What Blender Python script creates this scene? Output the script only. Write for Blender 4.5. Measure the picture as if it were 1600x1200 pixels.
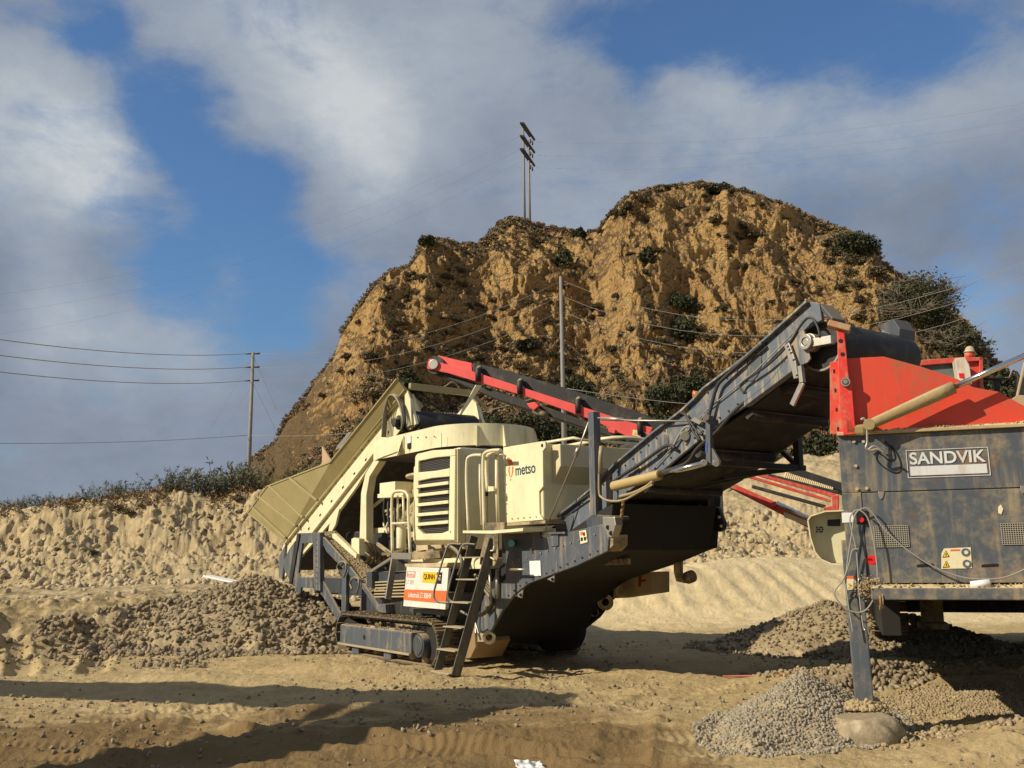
import bpy, math, random
import numpy as np
from mathutils import Vector, Matrix
random.seed(7); RNG = np.random.default_rng(11)
sc = bpy.context.scene
for o in list(bpy.data.objects): bpy.data.objects.remove(o)
COL = sc.collection

# ------------------------------------------------------------------ camera
FPX = 1500.0; PIT = math.atan(273/1500.0); ROLL = .012; CH = 1.7
fw = Vector((0, math.cos(PIT), math.sin(PIT))); r0 = Vector((1, 0, 0)); u0 = Vector((0, -math.sin(PIT), math.cos(PIT)))
rt = r0*math.cos(ROLL) - u0*math.sin(ROLL); up = u0*math.cos(ROLL) + r0*math.sin(ROLL)
cd = bpy.data.cameras.new('camera'); cam = bpy.data.objects.new('camera', cd); COL.objects.link(cam)
cd.sensor_width = 36; cd.lens = 36*FPX/1600; cd.clip_end = 6000; cd.clip_start = .1
m3 = Matrix((rt, up, -fw)).transposed()
cam.matrix_world = Matrix.Translation((0, 0, CH)) @ m3.to_4x4()
sc.camera = cam
sc.render.resolution_x = 1024; sc.render.resolution_y = 768

# ------------------------------------------------------------------ sun, sky
SUNH = Vector((-.93, -.36, 0)).normalized(); SEL = math.radians(34)
sunv = Vector((SUNH.x*math.cos(SEL), SUNH.y*math.cos(SEL), math.sin(SEL)))
sl = bpy.data.lights.new('sun', 'SUN'); sl.energy = 5.0; sl.angle = math.radians(.5); sl.color = (1, .88, .67)
so = bpy.data.objects.new('sun', sl); COL.objects.link(so)
so.rotation_euler = sunv.to_track_quat('Z', 'Y').to_euler(); so.location = (-60, -20, 60)
sc.view_settings.view_transform = 'Standard'; sc.view_settings.look = 'None'
sc.view_settings.exposure = .14; sc.view_settings.gamma = 1

def ray(px, py): return fw*FPX + rt*(px-800) + up*(600-py)
def gz(px, py, z=0):
    d = ray(px, py); k = (z-CH)/d.z; return Vector((k*d.x, k*d.y, z))
def atY(px, py, Y):
    d = ray(px, py); k = Y/d.y; return Vector((k*d.x, Y, CH+k*d.z))

w = bpy.data.worlds.new('World'); sc.world = w; w.use_nodes = True
nt = w.node_tree; N = nt.nodes; L = nt.links; N.clear()
out = N.new('ShaderNodeOutputWorld'); bg = N.new('ShaderNodeBackground'); L.new(bg.outputs[0], out.inputs[0])
sky = N.new('ShaderNodeTexSky'); sky.sky_type = 'NISHITA'; sky.sun_disc = False
sky.sun_elevation = SEL; sky.sun_rotation = math.atan2(sunv.x, sunv.y); sky.air_density = 1.3; sky.dust_density = .6; sky.ozone_density = 3.0
SKYS = .1; bg.inputs[1].default_value = SKYS
tc = N.new('ShaderNodeTexCoord')
def wmath(op, a, b=None, c=None, clamp=False):
    n = N.new('ShaderNodeMath'); n.operation = op; n.use_clamp = clamp
    for i, v in enumerate((a, b, c)):
        if v is None: continue
        if isinstance(v, (int, float)): n.inputs[i].default_value = v
        else: L.new(v, n.inputs[i])
    return n.outputs[0]
def wnoise(scale, detail, stretch=(1, 1, 1), off=(0, 0, 0), rough=.55, dist=0):
    mp = N.new('ShaderNodeMapping'); mp.inputs['Scale'].default_value = stretch; mp.inputs['Location'].default_value = off
    L.new(tc.outputs['Generated'], mp.inputs[0])
    n = N.new('ShaderNodeTexNoise'); n.inputs['Scale'].default_value = scale; n.inputs['Detail'].default_value = detail
    n.inputs['Roughness'].default_value = rough; n.inputs['Distortion'].default_value = dist
    L.new(mp.outputs[0], n.inputs['Vector']); return n.outputs['Fac']
def blob(px, py, rad, amp):
    c = ray(px, py).normalized()
    vd = N.new('ShaderNodeVectorMath'); vd.operation = 'DISTANCE'; vd.inputs[1].default_value = c
    L.new(warped, vd.inputs[0])
    mr = N.new('ShaderNodeMapRange'); mr.interpolation_type = 'SMOOTHERSTEP'
    mr.inputs['From Min'].default_value = rad/1500.0; mr.inputs['From Max'].default_value = 0
    mr.inputs['To Min'].default_value = 0; mr.inputs['To Max'].default_value = amp
    L.new(vd.outputs['Value'], mr.inputs['Value']); return mr.outputs[0]
wn = N.new('ShaderNodeTexNoise'); wn.inputs['Scale'].default_value = 5; wn.inputs['Detail'].default_value = 6
L.new(tc.outputs['Generated'], wn.inputs['Vector'])
va = N.new('ShaderNodeVectorMath'); va.operation = 'MULTIPLY_ADD'; va.inputs[1].default_value = (.16, .16, .16)
L.new(wn.outputs['Color'], va.inputs[0])
vs = N.new('ShaderNodeVectorMath'); vs.operation = 'SUBTRACT'; vs.inputs[1].default_value = (.08, .08, .08)
L.new(tc.outputs['Generated'], vs.inputs[0]); L.new(vs.outputs[0], va.inputs[2]); warped = va.outputs[0]
holes = [(200, 90, 90, .9), (280, 210, 120, 1.2), (360, 320, 150, 1.25), (300, 440, 150, .85), (470, 440, 140, .9), (420, 530, 110, .6), (190, 400, 110, .6),
         (150, 20, 120, .8), (960, 20, 130, .7), (1100, 60, 150, 1.0), (1260, 50, 160, 1.05), (1420, 45, 150, 1.0), (1560, 10, 160, .9), (1040, 110, 90, .5), (1540, 440, 120, .55), (500, 540, 80, .5), (40, 10, 60, .5)]
acc = None
for h in holes:
    b = blob(*h); acc = b if acc is None else wmath('ADD', acc, b)
edge = wnoise(6, 12, (1, 1, 1.7), (3, 1, 0), .66, .3); edge2 = wnoise(16, 12, (.6, 1, 1.9), (1, 5, 0), .7, .6)
holef = wmath('ADD', wmath('ADD', acc, wmath('MULTIPLY', wmath('SUBTRACT', edge, .5), 1.9)), wmath('MULTIPLY', wmath('SUBTRACT', edge2, .5), .9))
mr = N.new('ShaderNodeMapRange'); mr.interpolation_type = 'SMOOTHSTEP'
mr.inputs['From Min'].default_value = -.12; mr.inputs['From Max'].default_value = .92
mr.inputs['To Min'].default_value = 1; mr.inputs['To Max'].default_value = .04
L.new(holef, mr.inputs['Value']); cover = mr.outputs[0]
brights = [(60, 200, 220, .55), (150, 300, 120, .45), (20, 330, 130, .3), (430, 90, 190, .5), (620, 150, 260, .45), (850, 60, 200, .25), (1200, 210, 220, .35), (1400, 190, 170, .35), (1560, 130, 140, .25), (60, 510, 130, .5), (210, 540, 120, .35), (330, 550, 110, .35), (560, 230, 150, .25), (900, 270, 170, .25), (1540, 470, 110, .3), (400, 420, 100, .3)]
acc2 = None
for h in brights:
    b = blob(*h); acc2 = b if acc2 is None else wmath('ADD', acc2, b)
n2 = wnoise(3.2, 9, (1, 1, 1.5), (7, 2, 1), .58, .3); n3 = wnoise(11, 12, (1, 1, 1.8), (1, 9, 4), .68, .4)
br = wmath('ADD', wmath('ADD', wmath('MULTIPLY', n2, .95), wmath('MULTIPLY', wmath('SUBTRACT', n3, .5), .5)), wmath('SUBTRACT', acc2, .24))
cr = N.new('ShaderNodeValToRGB'); L.new(br, cr.inputs[0])
e = cr.color_ramp.elements; e[0].position = 0.0; e[0].color = (.165, .20, .265, 1); e[1].position = 1; e[1].color = (.52, .55, .57, 1)
e2 = cr.color_ramp.elements.new(.35); e2.color = (.25, .29, .36, 1); e2 = cr.color_ramp.elements.new(.68); e2.color = (.34, .385, .445, 1)
sc1 = N.new('ShaderNodeVectorMath'); sc1.operation = 'SCALE'; sc1.inputs[3].default_value = 1/SKYS; L.new(cr.outputs[0], sc1.inputs[0])
mx = N.new('ShaderNodeMix'); mx.data_type = 'RGBA'; L.new(cover, mx.inputs['Factor'])
tint = N.new('ShaderNodeMix'); tint.data_type = 'RGBA'; tint.blend_type = 'MULTIPLY'; tint.inputs['Factor'].default_value = 1; tint.inputs['B'].default_value = (.54, .75, .98, 1); L.new(sky.outputs[0], tint.inputs['A']); L.new(tint.outputs['Result'], mx.inputs['A']); L.new(sc1.outputs[0], mx.inputs['B'])
L.new(mx.outputs['Result'], bg.inputs[0])

# ------------------------------------------------------------------ noise
def _h(i, j, k):
    n = (i.astype(np.int64)*374761393 + j.astype(np.int64)*668265263 + k*1274126177) & 0xffffffff
    n = ((n ^ (n >> 13))*1274126177) & 0xffffffff
    n = n ^ (n >> 16)
    return (n & 0xffff)/65535.0
def vn(x, y, seed=0):
    xi = np.floor(x); yi = np.floor(y); fx = x-xi; fy = y-yi
    fx = fx*fx*fx*(fx*(fx*6-15)+10); fy = fy*fy*fy*(fy*(fy*6-15)+10)
    a = _h(xi, yi, seed); b = _h(xi+1, yi, seed); c = _h(xi, yi+1, seed); d = _h(xi+1, yi+1, seed)
    return (a+(b-a)*fx)*(1-fy)+(c+(d-c)*fx)*fy
def fbm(x, y, o=4, seed=0, g=.5):
    s = 0; a = 1; t = 0
    for i in range(o):
        s = s+a*vn(x*2**i+13.7*i, y*2**i+7.3*i, seed+i); t += a; a *= g
    return s/t-.5
def rdg(x, y, o=4, seed=0, g=.5):
    s = 0; a = 1; t = 0
    for i in range(o):
        s = s+a*(1-np.abs(2*vn(x*2**i+5.1*i, y*2**i+9.2*i, seed+i)-1)); t += a; a *= g
    return s/t
def sst(a, b, x):
    t = np.clip((x-a)/(b-a), 0, 1); return t*t*(3-2*t)

# ------------------------------------------------------------------ tagging / mesh helpers
def tag(o, label=None, cat=None, group=None, kind=None):
    if label: o['label'] = label
    if cat: o['category'] = cat
    if group: o['group'] = group
    if kind: o['kind'] = kind
    return o
def empty(name, loc, ang=0, label=None, cat=None, group=None):
    o = bpy.data.objects.new(name, None); COL.objects.link(o); o.location = loc; o.rotation_euler = (0, 0, ang); o.empty_display_size = .3
    return tag(o, label, cat, group)
def npmesh(name, V, Fc, mat=None, smooth=False, parent=None, mats=None, mi=None):
    """V (n,3), Fc (m,k) all faces with k corners"""
    V = np.asarray(V, dtype=np.float32); Fc = np.asarray(Fc, dtype=np.int32)
    me = bpy.data.meshes.new(name); k = Fc.shape[1]
    me.vertices.add(len(V)); me.vertices.foreach_set('co', V.ravel())
    me.loops.add(Fc.size); me.loops.foreach_set('vertex_index', Fc.ravel())
    me.polygons.add(len(Fc)); me.polygons.foreach_set('loop_start', np.arange(0, Fc.size, k, dtype=np.int32))
    me.polygons.foreach_set('loop_total', np.full(len(Fc), k, dtype=np.int32))
    if smooth: me.polygons.foreach_set('use_smooth', np.ones(len(Fc), dtype=bool))
    if mats:
        for q in mats: me.materials.append(q)
        if mi is not None: me.polygons.foreach_set('material_index', np.asarray(mi, dtype=np.int32))
    elif mat: me.materials.append(mat)
    me.update(calc_edges=True); me.validate()
    o = bpy.data.objects.new(name, me); COL.objects.link(o)
    if parent: o.parent = parent
    return o

class MB:
    def __init__(s): s.v = []; s.f = []; s.sm = []
    def add(s, vs, fs, sm=False):
        n = len(s.v); s.v += [tuple(q) for q in vs]
        for f in fs: s.f.append(tuple(i+n for i in f)); s.sm.append(sm)
        return s
    def box(s, x0, x1, y0, y1, z0, z1):
        vs = [(x0, y0, z0), (x1, y0, z0), (x1, y1, z0), (x0, y1, z0), (x0, y0, z1), (x1, y0, z1), (x1, y1, z1), (x0, y1, z1)]
        return s.add(vs, [(0, 3, 2, 1), (4, 5, 6, 7), (0, 1, 5, 4), (1, 2, 6, 5), (2, 3, 7, 6), (3, 0, 4, 7)])
    def prism(s, pts, ext):
        """polygon pts (3D) extruded by vector ext"""
        pts = [Vector(p) for p in pts]; ext = Vector(ext); n = len(pts)
        vs = pts+[p+ext for p in pts]
        return s.add(vs, [tuple(range(n)), tuple(range(2*n-1, n-1, -1))]+[(i, i+n, (i+1) % n+n, (i+1) % n) for i in range(n)])
    def bar(s, p, q, w, h, upv=(0, 0, 1)):
        p = Vector(p); q = Vector(q); d = (q-p).normalized(); u = Vector(upv); sd = d.cross(u)
        if sd.length < 1e-4: sd = d.cross(Vector((1, 0, 0)))
        sd.normalize(); uu = sd.cross(d).normalized()
        a = sd*w/2; b = uu*h/2
        vs = [p-a-b, p+a-b, p+a+b, p-a+b, q-a-b, q+a-b, q+a+b, q-a+b]
        return s.add(vs, [(0, 1, 2, 3), (7, 6, 5, 4), (0, 4, 5, 1), (1, 5, 6, 2), (2, 6, 7, 3), (3, 7, 4, 0)])
    def tube(s, pts, r, n=8, smooth=True, curve=0):
        pts = [Vector(p) for p in pts]
        if curve: pts = catmull(pts, curve)
        rs = r if isinstance(r, (list, tuple)) else [r]*len(pts)
        if len(rs) != len(pts): rs = [rs[0]+(rs[-1]-rs[0])*i/(len(pts)-1) for i in range(len(pts))]
        vs = []; fs = []; prev = None
        for i, p in enumerate(pts):
            t = (pts[min(i+1, len(pts)-1)]-pts[max(i-1, 0)])
            t = t.normalized() if t.length > 1e-9 else Vector((0, 0, 1))
            if prev is None:
                a = t.cross(Vector((0, 0, 1)))
                if a.length < 1e-3: a = t.cross(Vector((1, 0, 0)))
            else:
                a = prev-t*prev.dot(t)
                if a.length < 1e-4: a = t.orthogonal()
            a.normalize(); prev = a; b = t.cross(a)
            for k in range(n):
                g = 2*math.pi*k/n; vs.append(p+(a*math.cos(g)+b*math.sin(g))*rs[i])
        m = len(pts)
        for i in range(m-1):
            for k in range(n):
                fs.append((i*n+k, i*n+(k+1) % n, (i+1)*n+(k+1) % n, (i+1)*n+k))
        s.add(vs, fs, smooth)
        base = len(s.v)-len(vs)
        s.f.append(tuple(base+k for k in range(n-1, -1, -1))); s.sm.append(False)
        s.f.append(tuple(base+(m-1)*n+k for k in range(n))); s.sm.append(False)
        return s
    def cyl(s, p, q, r, n=24, r2=None): return s.tube([p, q], [r, r if r2 is None else r2], n)
    def ring(s, p, q, ro, ri, n=28):
        p = Vector(p); q = Vector(q); t = (q-p).normalized(); a = t.orthogonal().normalized(); b = t.cross(a)
        vs = []
        for c, r in ((p, ro), (q, ro), (q, ri), (p, ri)):
            for k in range(n):
                g = 2*math.pi*k/n; vs.append(c+(a*math.cos(g)+b*math.sin(g))*r)
        fs = []
        for j in range(4):
            for k in range(n): fs.append((j*n+k, j*n+(k+1) % n, ((j+1) % 4)*n+(k+1) % n, ((j+1) % 4)*n+k))
        return s.add(vs, fs, False)
    def build(s, name, mat, parent=None, bevel=0, label=None, mats=None):
        me = bpy.data.meshes.new(name); me.from_pydata(s.v, [], s.f); me.polygons.foreach_set('use_smooth', s.sm)
        me.materials.append(mat); me.update()
        import bmesh
        bm = bmesh.new(); bm.from_mesh(me); bmesh.ops.recalc_face_normals(bm, faces=bm.faces); bm.to_mesh(me); bm.free()
        o = bpy.data.objects.new(name, me); COL.objects.link(o)
        if parent: o.parent = parent
        if label: o['label'] = label
        if bevel:
            b = o.modifiers.new('bevel', 'BEVEL'); b.width = bevel; b.segments = 2; b.limit_method = 'ANGLE'; b.angle_limit = math.radians(40)
            b.harden_normals = False
        return o
def catmull(p, k):
    if len(p) < 3: return p
    q = [p[0]*2-p[1]]+p+[p[-1]*2-p[-2]]; r = []
    for i in range(1, len(q)-2):
        for j in range(k):
            t = j/k
            r.append(.5*((2*q[i])+(q[i+1]-q[i-1])*t+(2*q[i-1]-5*q[i]+4*q[i+1]-q[i+2])*t*t+(3*q[i]-q[i-1]-3*q[i+1]+q[i+2])*t**3))
    r.append(p[-1]); return r
class Frame:
    """a machine's own axes standing on the ground"""
    def __init__(s, o, ang): s.o = Vector(o); s.a = ang; s.c = math.cos(ang); s.s = math.sin(ang)
    def L(s, p):
        x, y = p[0]-s.o.x, p[1]-s.o.y; return Vector((x*s.c+y*s.s, -x*s.s+y*s.c, p[2]-s.o.z))
    def W(s, p): return Vector((s.o.x+s.c*p[0]-s.s*p[1], s.o.y+s.s*p[0]+s.c*p[1], s.o.z+p[2]))
    def _pl(s, px, py, n, v):
        d = ray(px, py); k = (v+s.o.x*n[0]+s.o.y*n[1])/(d.x*n[0]+d.y*n[1])
        return s.L((k*d.x, k*d.y, CH+k*d.z))
    def y(s, px, py, y=0): return s._pl(px, py, (-s.s, s.c), y)
    def x(s, px, py, x=0): return s._pl(px, py, (s.c, s.s), x)
    def ys(s, pts, y=0): return [s.y(a, b, y) for a, b in pts]
    def xs(s, pts, x=0): return [s.x(a, b, x) for a, b in pts]

def text(root, string, pos, xdir, updir, height, width, mat, name='lettering', bold=.0, ext=.0015):
    cu = bpy.data.curves.new('t', 'FONT'); cu.body = string; cu.size = 1; cu.extrude = 0; cu.offset = bold
    to = bpy.data.objects.new('t', cu); COL.objects.link(to)
    me = bpy.data.meshes.new_from_object(to); bpy.data.objects.remove(to); bpy.data.curves.remove(cu)
    n = len(me.vertices); co = np.empty(n*3, dtype=np.float32); me.vertices.foreach_get('co', co); co = co.reshape(-1, 3)
    lo = co.min(0); hi = co.max(0); s = (co-lo)/(hi-lo+1e-9)
    X = Vector(xdir).normalized(); U = Vector(updir).normalized(); Nn = X.cross(U); pos = Vector(pos)
    P = np.array([list(pos+X*(float(a[0])*width)+U*(float(a[1])*height)+Nn*ext) for a in s], dtype=np.float32)
    me.vertices.foreach_set('co', P.ravel()); me.materials.clear(); me.materials.append(mat); me.update()
    o = bpy.data.objects.new(name, me); COL.objects.link(o); o.parent = root
    return o

# ------------------------------------------------------------------ materials
def newmat(name):
    m = bpy.data.materials.new(name); m.use_nodes = True; t = m.node_tree; b = t.nodes['Principled BSDF']
    return m, t, b
class NT:
    def __init__(s, t): s.t = t
    def n(s, typ, **k):
        q = s.t.nodes.new(typ)
        for a, b in k.items(): setattr(q, a, b)
        return q
    def l(s, a, b): s.t.links.new(a, b)
    def val(s, sock, v):
        if isinstance(v, (int, float, tuple)): sock.default_value = v
        else: s.l(v, sock)
    def math(s, op, a, b=0, clamp=False):
        q = s.n('ShaderNodeMath', operation=op); q.use_clamp = clamp; s.val(q.inputs[0], a); s.val(q.inputs[1], b); return q.outputs[0]
    def noise(s, scale, detail=6, mapping=None, rough=.55, coord='Object', dist=0, off=(0, 0, 0)):
        c = s.n('ShaderNodeTexCoord').outputs[coord]
        mp = s.n('ShaderNodeMapping'); mp.inputs['Scale'].default_value = mapping or (1, 1, 1); mp.inputs['Location'].default_value = off; s.l(c, mp.inputs[0])
        q = s.n('ShaderNodeTexNoise'); q.inputs['Scale'].default_value = scale; q.inputs['Detail'].default_value = detail
        q.inputs['Roughness'].default_value = rough; q.inputs['Distortion'].default_value = dist
        s.l(mp.outputs[0], q.inputs['Vector']); return q.outputs['Fac']
    def ramp(s, f, *st):
        q = s.n('ShaderNodeValToRGB'); s.l(f, q.inputs[0]); el = q.color_ramp.elements
        while len(el) < len(st): el.new(.5)
        for e_, (p, c) in zip(el, st): e_.position = p; e_.color = (c, c, c, 1) if isinstance(c, (int, float)) else (*c, 1)
        return q.outputs[0]
    def rng(s, f, a, b, c=0, d=1):
        q = s.n('ShaderNodeMapRange'); q.interpolation_type = 'SMOOTHSTEP'
        for i, v in zip((1, 2, 3, 4), (a, b, c, d)): q.inputs[i].default_value = v
        s.l(f, q.inputs[0]); return q.outputs[0]
    def mix(s, f, a, b, mode='MIX'):
        q = s.n('ShaderNodeMix', data_type='RGBA', blend_type=mode); s.val(q.inputs['Factor'], f)
        for nm, v in (('A', a), ('B', b)):
            if isinstance(v, tuple): q.inputs[nm].default_value = (*v[:3], 1)
            else: s.l(v, q.inputs[nm])
        return q.outputs['Result']
    def bump(s, h, strength, dist, b):
        q = s.n('ShaderNodeBump'); q.inputs['Strength'].default_value = strength; q.inputs['Distance'].default_value = dist
        s.l(h, q.inputs['Height']); s.l(q.outputs[0], b.inputs['Normal'])
DUST = (.46, .36, .21)
def paint(name, col, dust=.35, streak=.3, rough=.45, metal=0, top=.85, scale=2.2, dcol=DUST, rust=0, bump=.25, grime=.28):
    m, t, b = newmat(name); K = NT(t)
    n1 = K.noise(scale, 8, rough=.65); n2 = K.noise(scale*6, 6, rough=.7)
    st = K.noise(scale*5, 5, (1, 1, .12), rough=.6)
    d1 = K.rng(K.math('ADD', K.math('MULTIPLY', n1, .7), K.math('MULTIPLY', n2, .3)), .62-dust*.35, .80-dust*.25)
    d2 = K.math('MULTIPLY', K.rng(st, .50, .68), streak)
    g = K.n('ShaderNodeNewGeometry'); sx = K.n('ShaderNodeSeparateXYZ'); K.l(g.outputs['Normal'], sx.inputs[0])
    tp = K.math('MULTIPLY', K.rng(sx.outputs[2], .35, .8), K.rng(n2, .3, .5, top*.55, top))
    f = K.math('ADD', K.math('ADD', K.math('MULTIPLY', d1, min(1, dust*1.6)), d2), tp, True)
    v = K.mix(K.rng(n1, .35, .7, 0, .5), tuple(col), tuple(c*.72 for c in col))
    if rust: v = K.mix(K.math('MULTIPLY', K.rng(K.noise(scale*1.7, 8, rough=.7, off=(5, 3, 2)), .56, .66), rust), v, (.19, .08, .03))
    gr = K.math('MULTIPLY', K.rng(K.noise(scale*3, 9, (1, 1, .25), rough=.75, off=(2, 7, 1)), .55, .72), grime)
    v = K.mix(gr, v, (.07, .05, .03))
    c = K.mix(f, v, K.mix(n2, tuple(dcol), tuple(x*.75 for x in dcol)))
    K.l(c, b.inputs['Base Color']); b.inputs['Metallic'].default_value = metal
    K.l(K.math('ADD', K.math('MULTIPLY', f, .5), rough, True), b.inputs['Roughness'])
    K.bump(K.math('ADD', n2, K.math('MULTIPLY', f, .5)), bump, .004, b)
    return m
def plain(name, col, rough=.5, metal=0, em=0):
    m, t, b = newmat(name); K = NT(t); n = K.noise(9, 5)
    K.l(K.mix(n, tuple(col), tuple(c*.8 for c in col)), b.inputs['Base Color']); b.inputs['Roughness'].default_value = rough; b.inputs['Metallic'].default_value = metal
    return m
CREAM = paint('cream_paint', (.76, .71, .47), .20, .16, .38, top=.75)
OLIVE = paint('wing_shaded_paint', (.36, .305, .145), .10, .10, .45, top=.5)  # darker than the cream: shade of the flared faces is in the colour
LADM = paint('ladder_paint', (.075, .075, .066), .35, .2, .5)
GREY = paint('grey_paint', (.085, .10, .125), .30, .35, .42, top=.9)
GREY_CLEAN = paint('dark_grey_paint', (.05, .06, .075), .16, .12, .4, top=.8)
GREY_CONV = paint('conveyor_paint', (.12, .145, .18), .34, .75, .4, top=.95, scale=2.6)
GREY_SCR = paint('screen_paint', (.075, .092, .115), .46, .35, .5, top=.95, scale=1.9, rust=.5, bump=.5)
RED = paint('red_paint', (.66, .065, .032), .42, .22, .45, top=.95, scale=1.6, dcol=(.26, .15, .075), grime=.35)
RED2 = paint('dusty_red_paint', (.60, .055, .04), .40, .3, .5, top=.95, scale=3)
PINK = paint('bright_red_paint', (.82, .10, .09), .10, .05, .4, top=.4)
BLACK = paint('dark_steel', (.022, .022, .022), .2, .1, .6, top=.8)
DIRTY = paint('muddy_steel', (.06, .05, .04), .75, .4, .8, top=1)
TRACKM = paint('track_steel', (.11, .09, .07), .45, .1, .55, metal=.3, top=1, scale=6)
HOSE = plain('hose_rubber', (.035, .035, .035), .55)
HOSEG = plain('grey_cable', (.30, .29, .26), .6)
CHROME = plain('chrome_rod', (.75, .75, .74), .18, 1)
STEEL = paint('bare_steel', (.42, .40, .36), .3, .1, .4, metal=.7)
MUDCYL = paint('muddy_cylinder', (.30, .23, .10), .6, .2, .85, top=1, bump=1)
WHITE = plain('white_sheet', (.85, .85, .83), .6)
SIGNW = paint('sign_white', (.74, .72, .66), .12, .05, .5)
YEL = plain('yellow_sheet', (.85, .52, .01), .5)
ORG = plain('orange_sheet', (.80, .16, .04), .5)
BLK = plain('black_print', (.01, .01, .01), .5)
TEAL = plain('teal_print', (.01, .07, .10), .5)
STICK = paint('sticker_cream', (.75, .68, .45), .2, .2, .6)
TEALP = plain('teal_cap', (.12, .45, .50), .5)
REDB = plain('red_button', (.8, .02, .02), .3)
LETTER = paint('silver_lettering', (.68, .70, .72), .15, .35, .5, top=0)
CHAINM = paint('rusty_chain', (.25, .14, .05), .5, 0, .8)
def rubber():
    m, t, b = newmat('belt_rubber'); K = NT(t)
    w_ = K.noise(3, 4, (1, 60, 1)); n = K.noise(5, 6)
    K.l(K.mix(K.rng(n, .45, .75, 0, .55), (.016, .016, .017), (.10, .085, .065)), b.inputs['Base Color']); b.inputs['Roughness'].default_value = .62
    K.bump(w_, .5, .006, b); return m
RUB = rubber()
DARK = plain('shaded_steel', (.014, .013, .011), .8)  # near-black colour stands in for the shade under the machines
def mesh_grille():
    m, t, b = newmat('grille_mesh'); K = NT(t)
    c = K.n('ShaderNodeTexCoord'); s = K.n('ShaderNodeSeparateXYZ'); K.l(c.outputs['Object'], s.inputs[0])
    fz = K.math('FRACT', K.math('MULTIPLY', s.outputs[2], 38)); l = K.rng(fz, .35, .75)
    K.l(K.mix(l, (.012, .012, .014), (.13, .125, .115)), b.inputs['Base Color']); b.inputs['Roughness'].default_value = .5; b.inputs['Metallic'].default_value = .4
    K.bump(l, .8, .01, b); return m
GRILLE = mesh_grille()
def ground_mat():
    m, t, b = newmat('quarry_soil'); K = NT(t)
    n1 = K.noise(.35, 8, rough=.6); n2 = K.noise(2.2, 8, rough=.65); n3 = K.noise(14, 8, rough=.7); n4 = K.noise(60, 6, rough=.7); ns = K.noise(1.1, 7, (1, 4.5, 1), rough=.65)
    c = K.n('ShaderNodeTexCoord'); s = K.n('ShaderNodeSeparateXYZ'); K.l(c.outputs['Object'], s.inputs[0])
    base = K.mix(K.rng(n2, .3, .72), (.475, .365, .19), (.35, .26, .13))
    base = K.mix(K.rng(n3, .35, .75, 0, .5), base, (.58, .46, .265))
    base = K.mix(K.rng(n1, .52, .70, 0, .45), base, (.32, .225, .11))
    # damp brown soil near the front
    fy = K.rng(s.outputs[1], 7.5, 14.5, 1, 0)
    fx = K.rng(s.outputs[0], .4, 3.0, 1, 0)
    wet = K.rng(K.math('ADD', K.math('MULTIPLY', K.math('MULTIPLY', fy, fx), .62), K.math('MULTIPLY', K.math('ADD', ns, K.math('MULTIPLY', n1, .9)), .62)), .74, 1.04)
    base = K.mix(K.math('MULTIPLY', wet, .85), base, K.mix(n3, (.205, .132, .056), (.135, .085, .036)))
    grit = K.rng(n4, .56, .7)
    base = K.mix(K.math('MULTIPLY', grit, .35), base, (.17, .13, .085))
    # bank further off: paler
    fb = K.math('MULTIPLY', K.rng(s.outputs[1], 24, 34), .85)
    base = K.mix(fb, base, K.mix(K.rng(n2, .35, .65), (.49, .40, .245), (.36, .275, .155)))
    sm = K.math('MULTIPLY', K.math('MULTIPLY', K.rng(s.outputs[1], 22.5, 25.5), K.rng(s.outputs[1], 32, 34, 1, 0)), K.rng(s.outputs[0], .5, 2.5))
    base = K.mix(K.math('MULTIPLY', sm, .9), base, K.mix(K.rng(n2, .35, .7), (.68, .56, .34), (.58, .46, .26)))
    dk = K.math('MULTIPLY', K.math('MULTIPLY', K.rng(s.outputs[1], 17, 21), K.rng(s.outputs[1], 32, 36, 1, 0)), K.math('MULTIPLY', K.rng(s.outputs[0], -3, -1, 1, 0), K.rng(n2, .42, .6)))
    base = K.mix(K.math('MULTIPLY', dk, .55), base, (.16, .115, .06))
    K.l(base, b.inputs['Base Color']); b.inputs['Roughness'].default_value = .95; b.inputs['Specular IOR Level'].default_value = .15
    h = K.math('ADD', K.math('ADD', K.math('MULTIPLY', n3, 1.2), K.math('MULTIPLY', n4, .6)), K.math('MULTIPLY', n2, 1.2))
    K.bump(h, .65, .045, b); return m
GROUND = ground_mat()
def stone_mat(name, a, b_, d, scale=3):
    m, t, b = newmat(name); K = NT(t); n = K.noise(scale, 3, coord='Object'); n2 = K.noise(40, 4)
    c = K.ramp(n, (.3, a), (.5, b_), (.7, d)); K.l(K.mix(K.math('MULTIPLY', n2, .4), c, (.45, .36, .22)), b.inputs['Base Color'])
    b.inputs['Roughness'].default_value = .9; b.inputs['Specular IOR Level'].default_value = .2
    K.bump(n2, .5, .01, b); return m
GRAVEL_M = stone_mat('gravel_stones', (.38, .335, .26), (.19, .17, .135), (.47, .43, .35), 26)
COBBLE_M = stone_mat('cobble_stones', (.28, .225, .15), (.14, .11, .075), (.40, .33, .225), 9)
BANKROCK_M = stone_mat('bank_rocks', (.50, .41, .26), (.38, .30, .19), (.58, .49, .33), 3)
FINES_M = stone_mat('fine_gravel', (.36, .28, .17), (.26, .20, .12), (.44, .35, .22), 9)
DEBRIS = stone_mat('dirt_crumbs', (.40, .31, .17), (.32, .24, .13), (.46, .37, .22), 12)
def sand_mat():
    m, t, b = newmat('pale_sand'); K = NT(t); n = K.noise(1.2, 7); n3 = K.noise(30, 6)
    K.l(K.mix(K.rng(n, .35, .7), (.60, .49, .29), (.50, .385, .21)), b.inputs['Base Color']); b.inputs['Roughness'].default_value = .95; b.inputs['Specular IOR Level'].default_value = .1
    K.bump(n3, .4, .03, b); return m
SAND = sand_mat()
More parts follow.
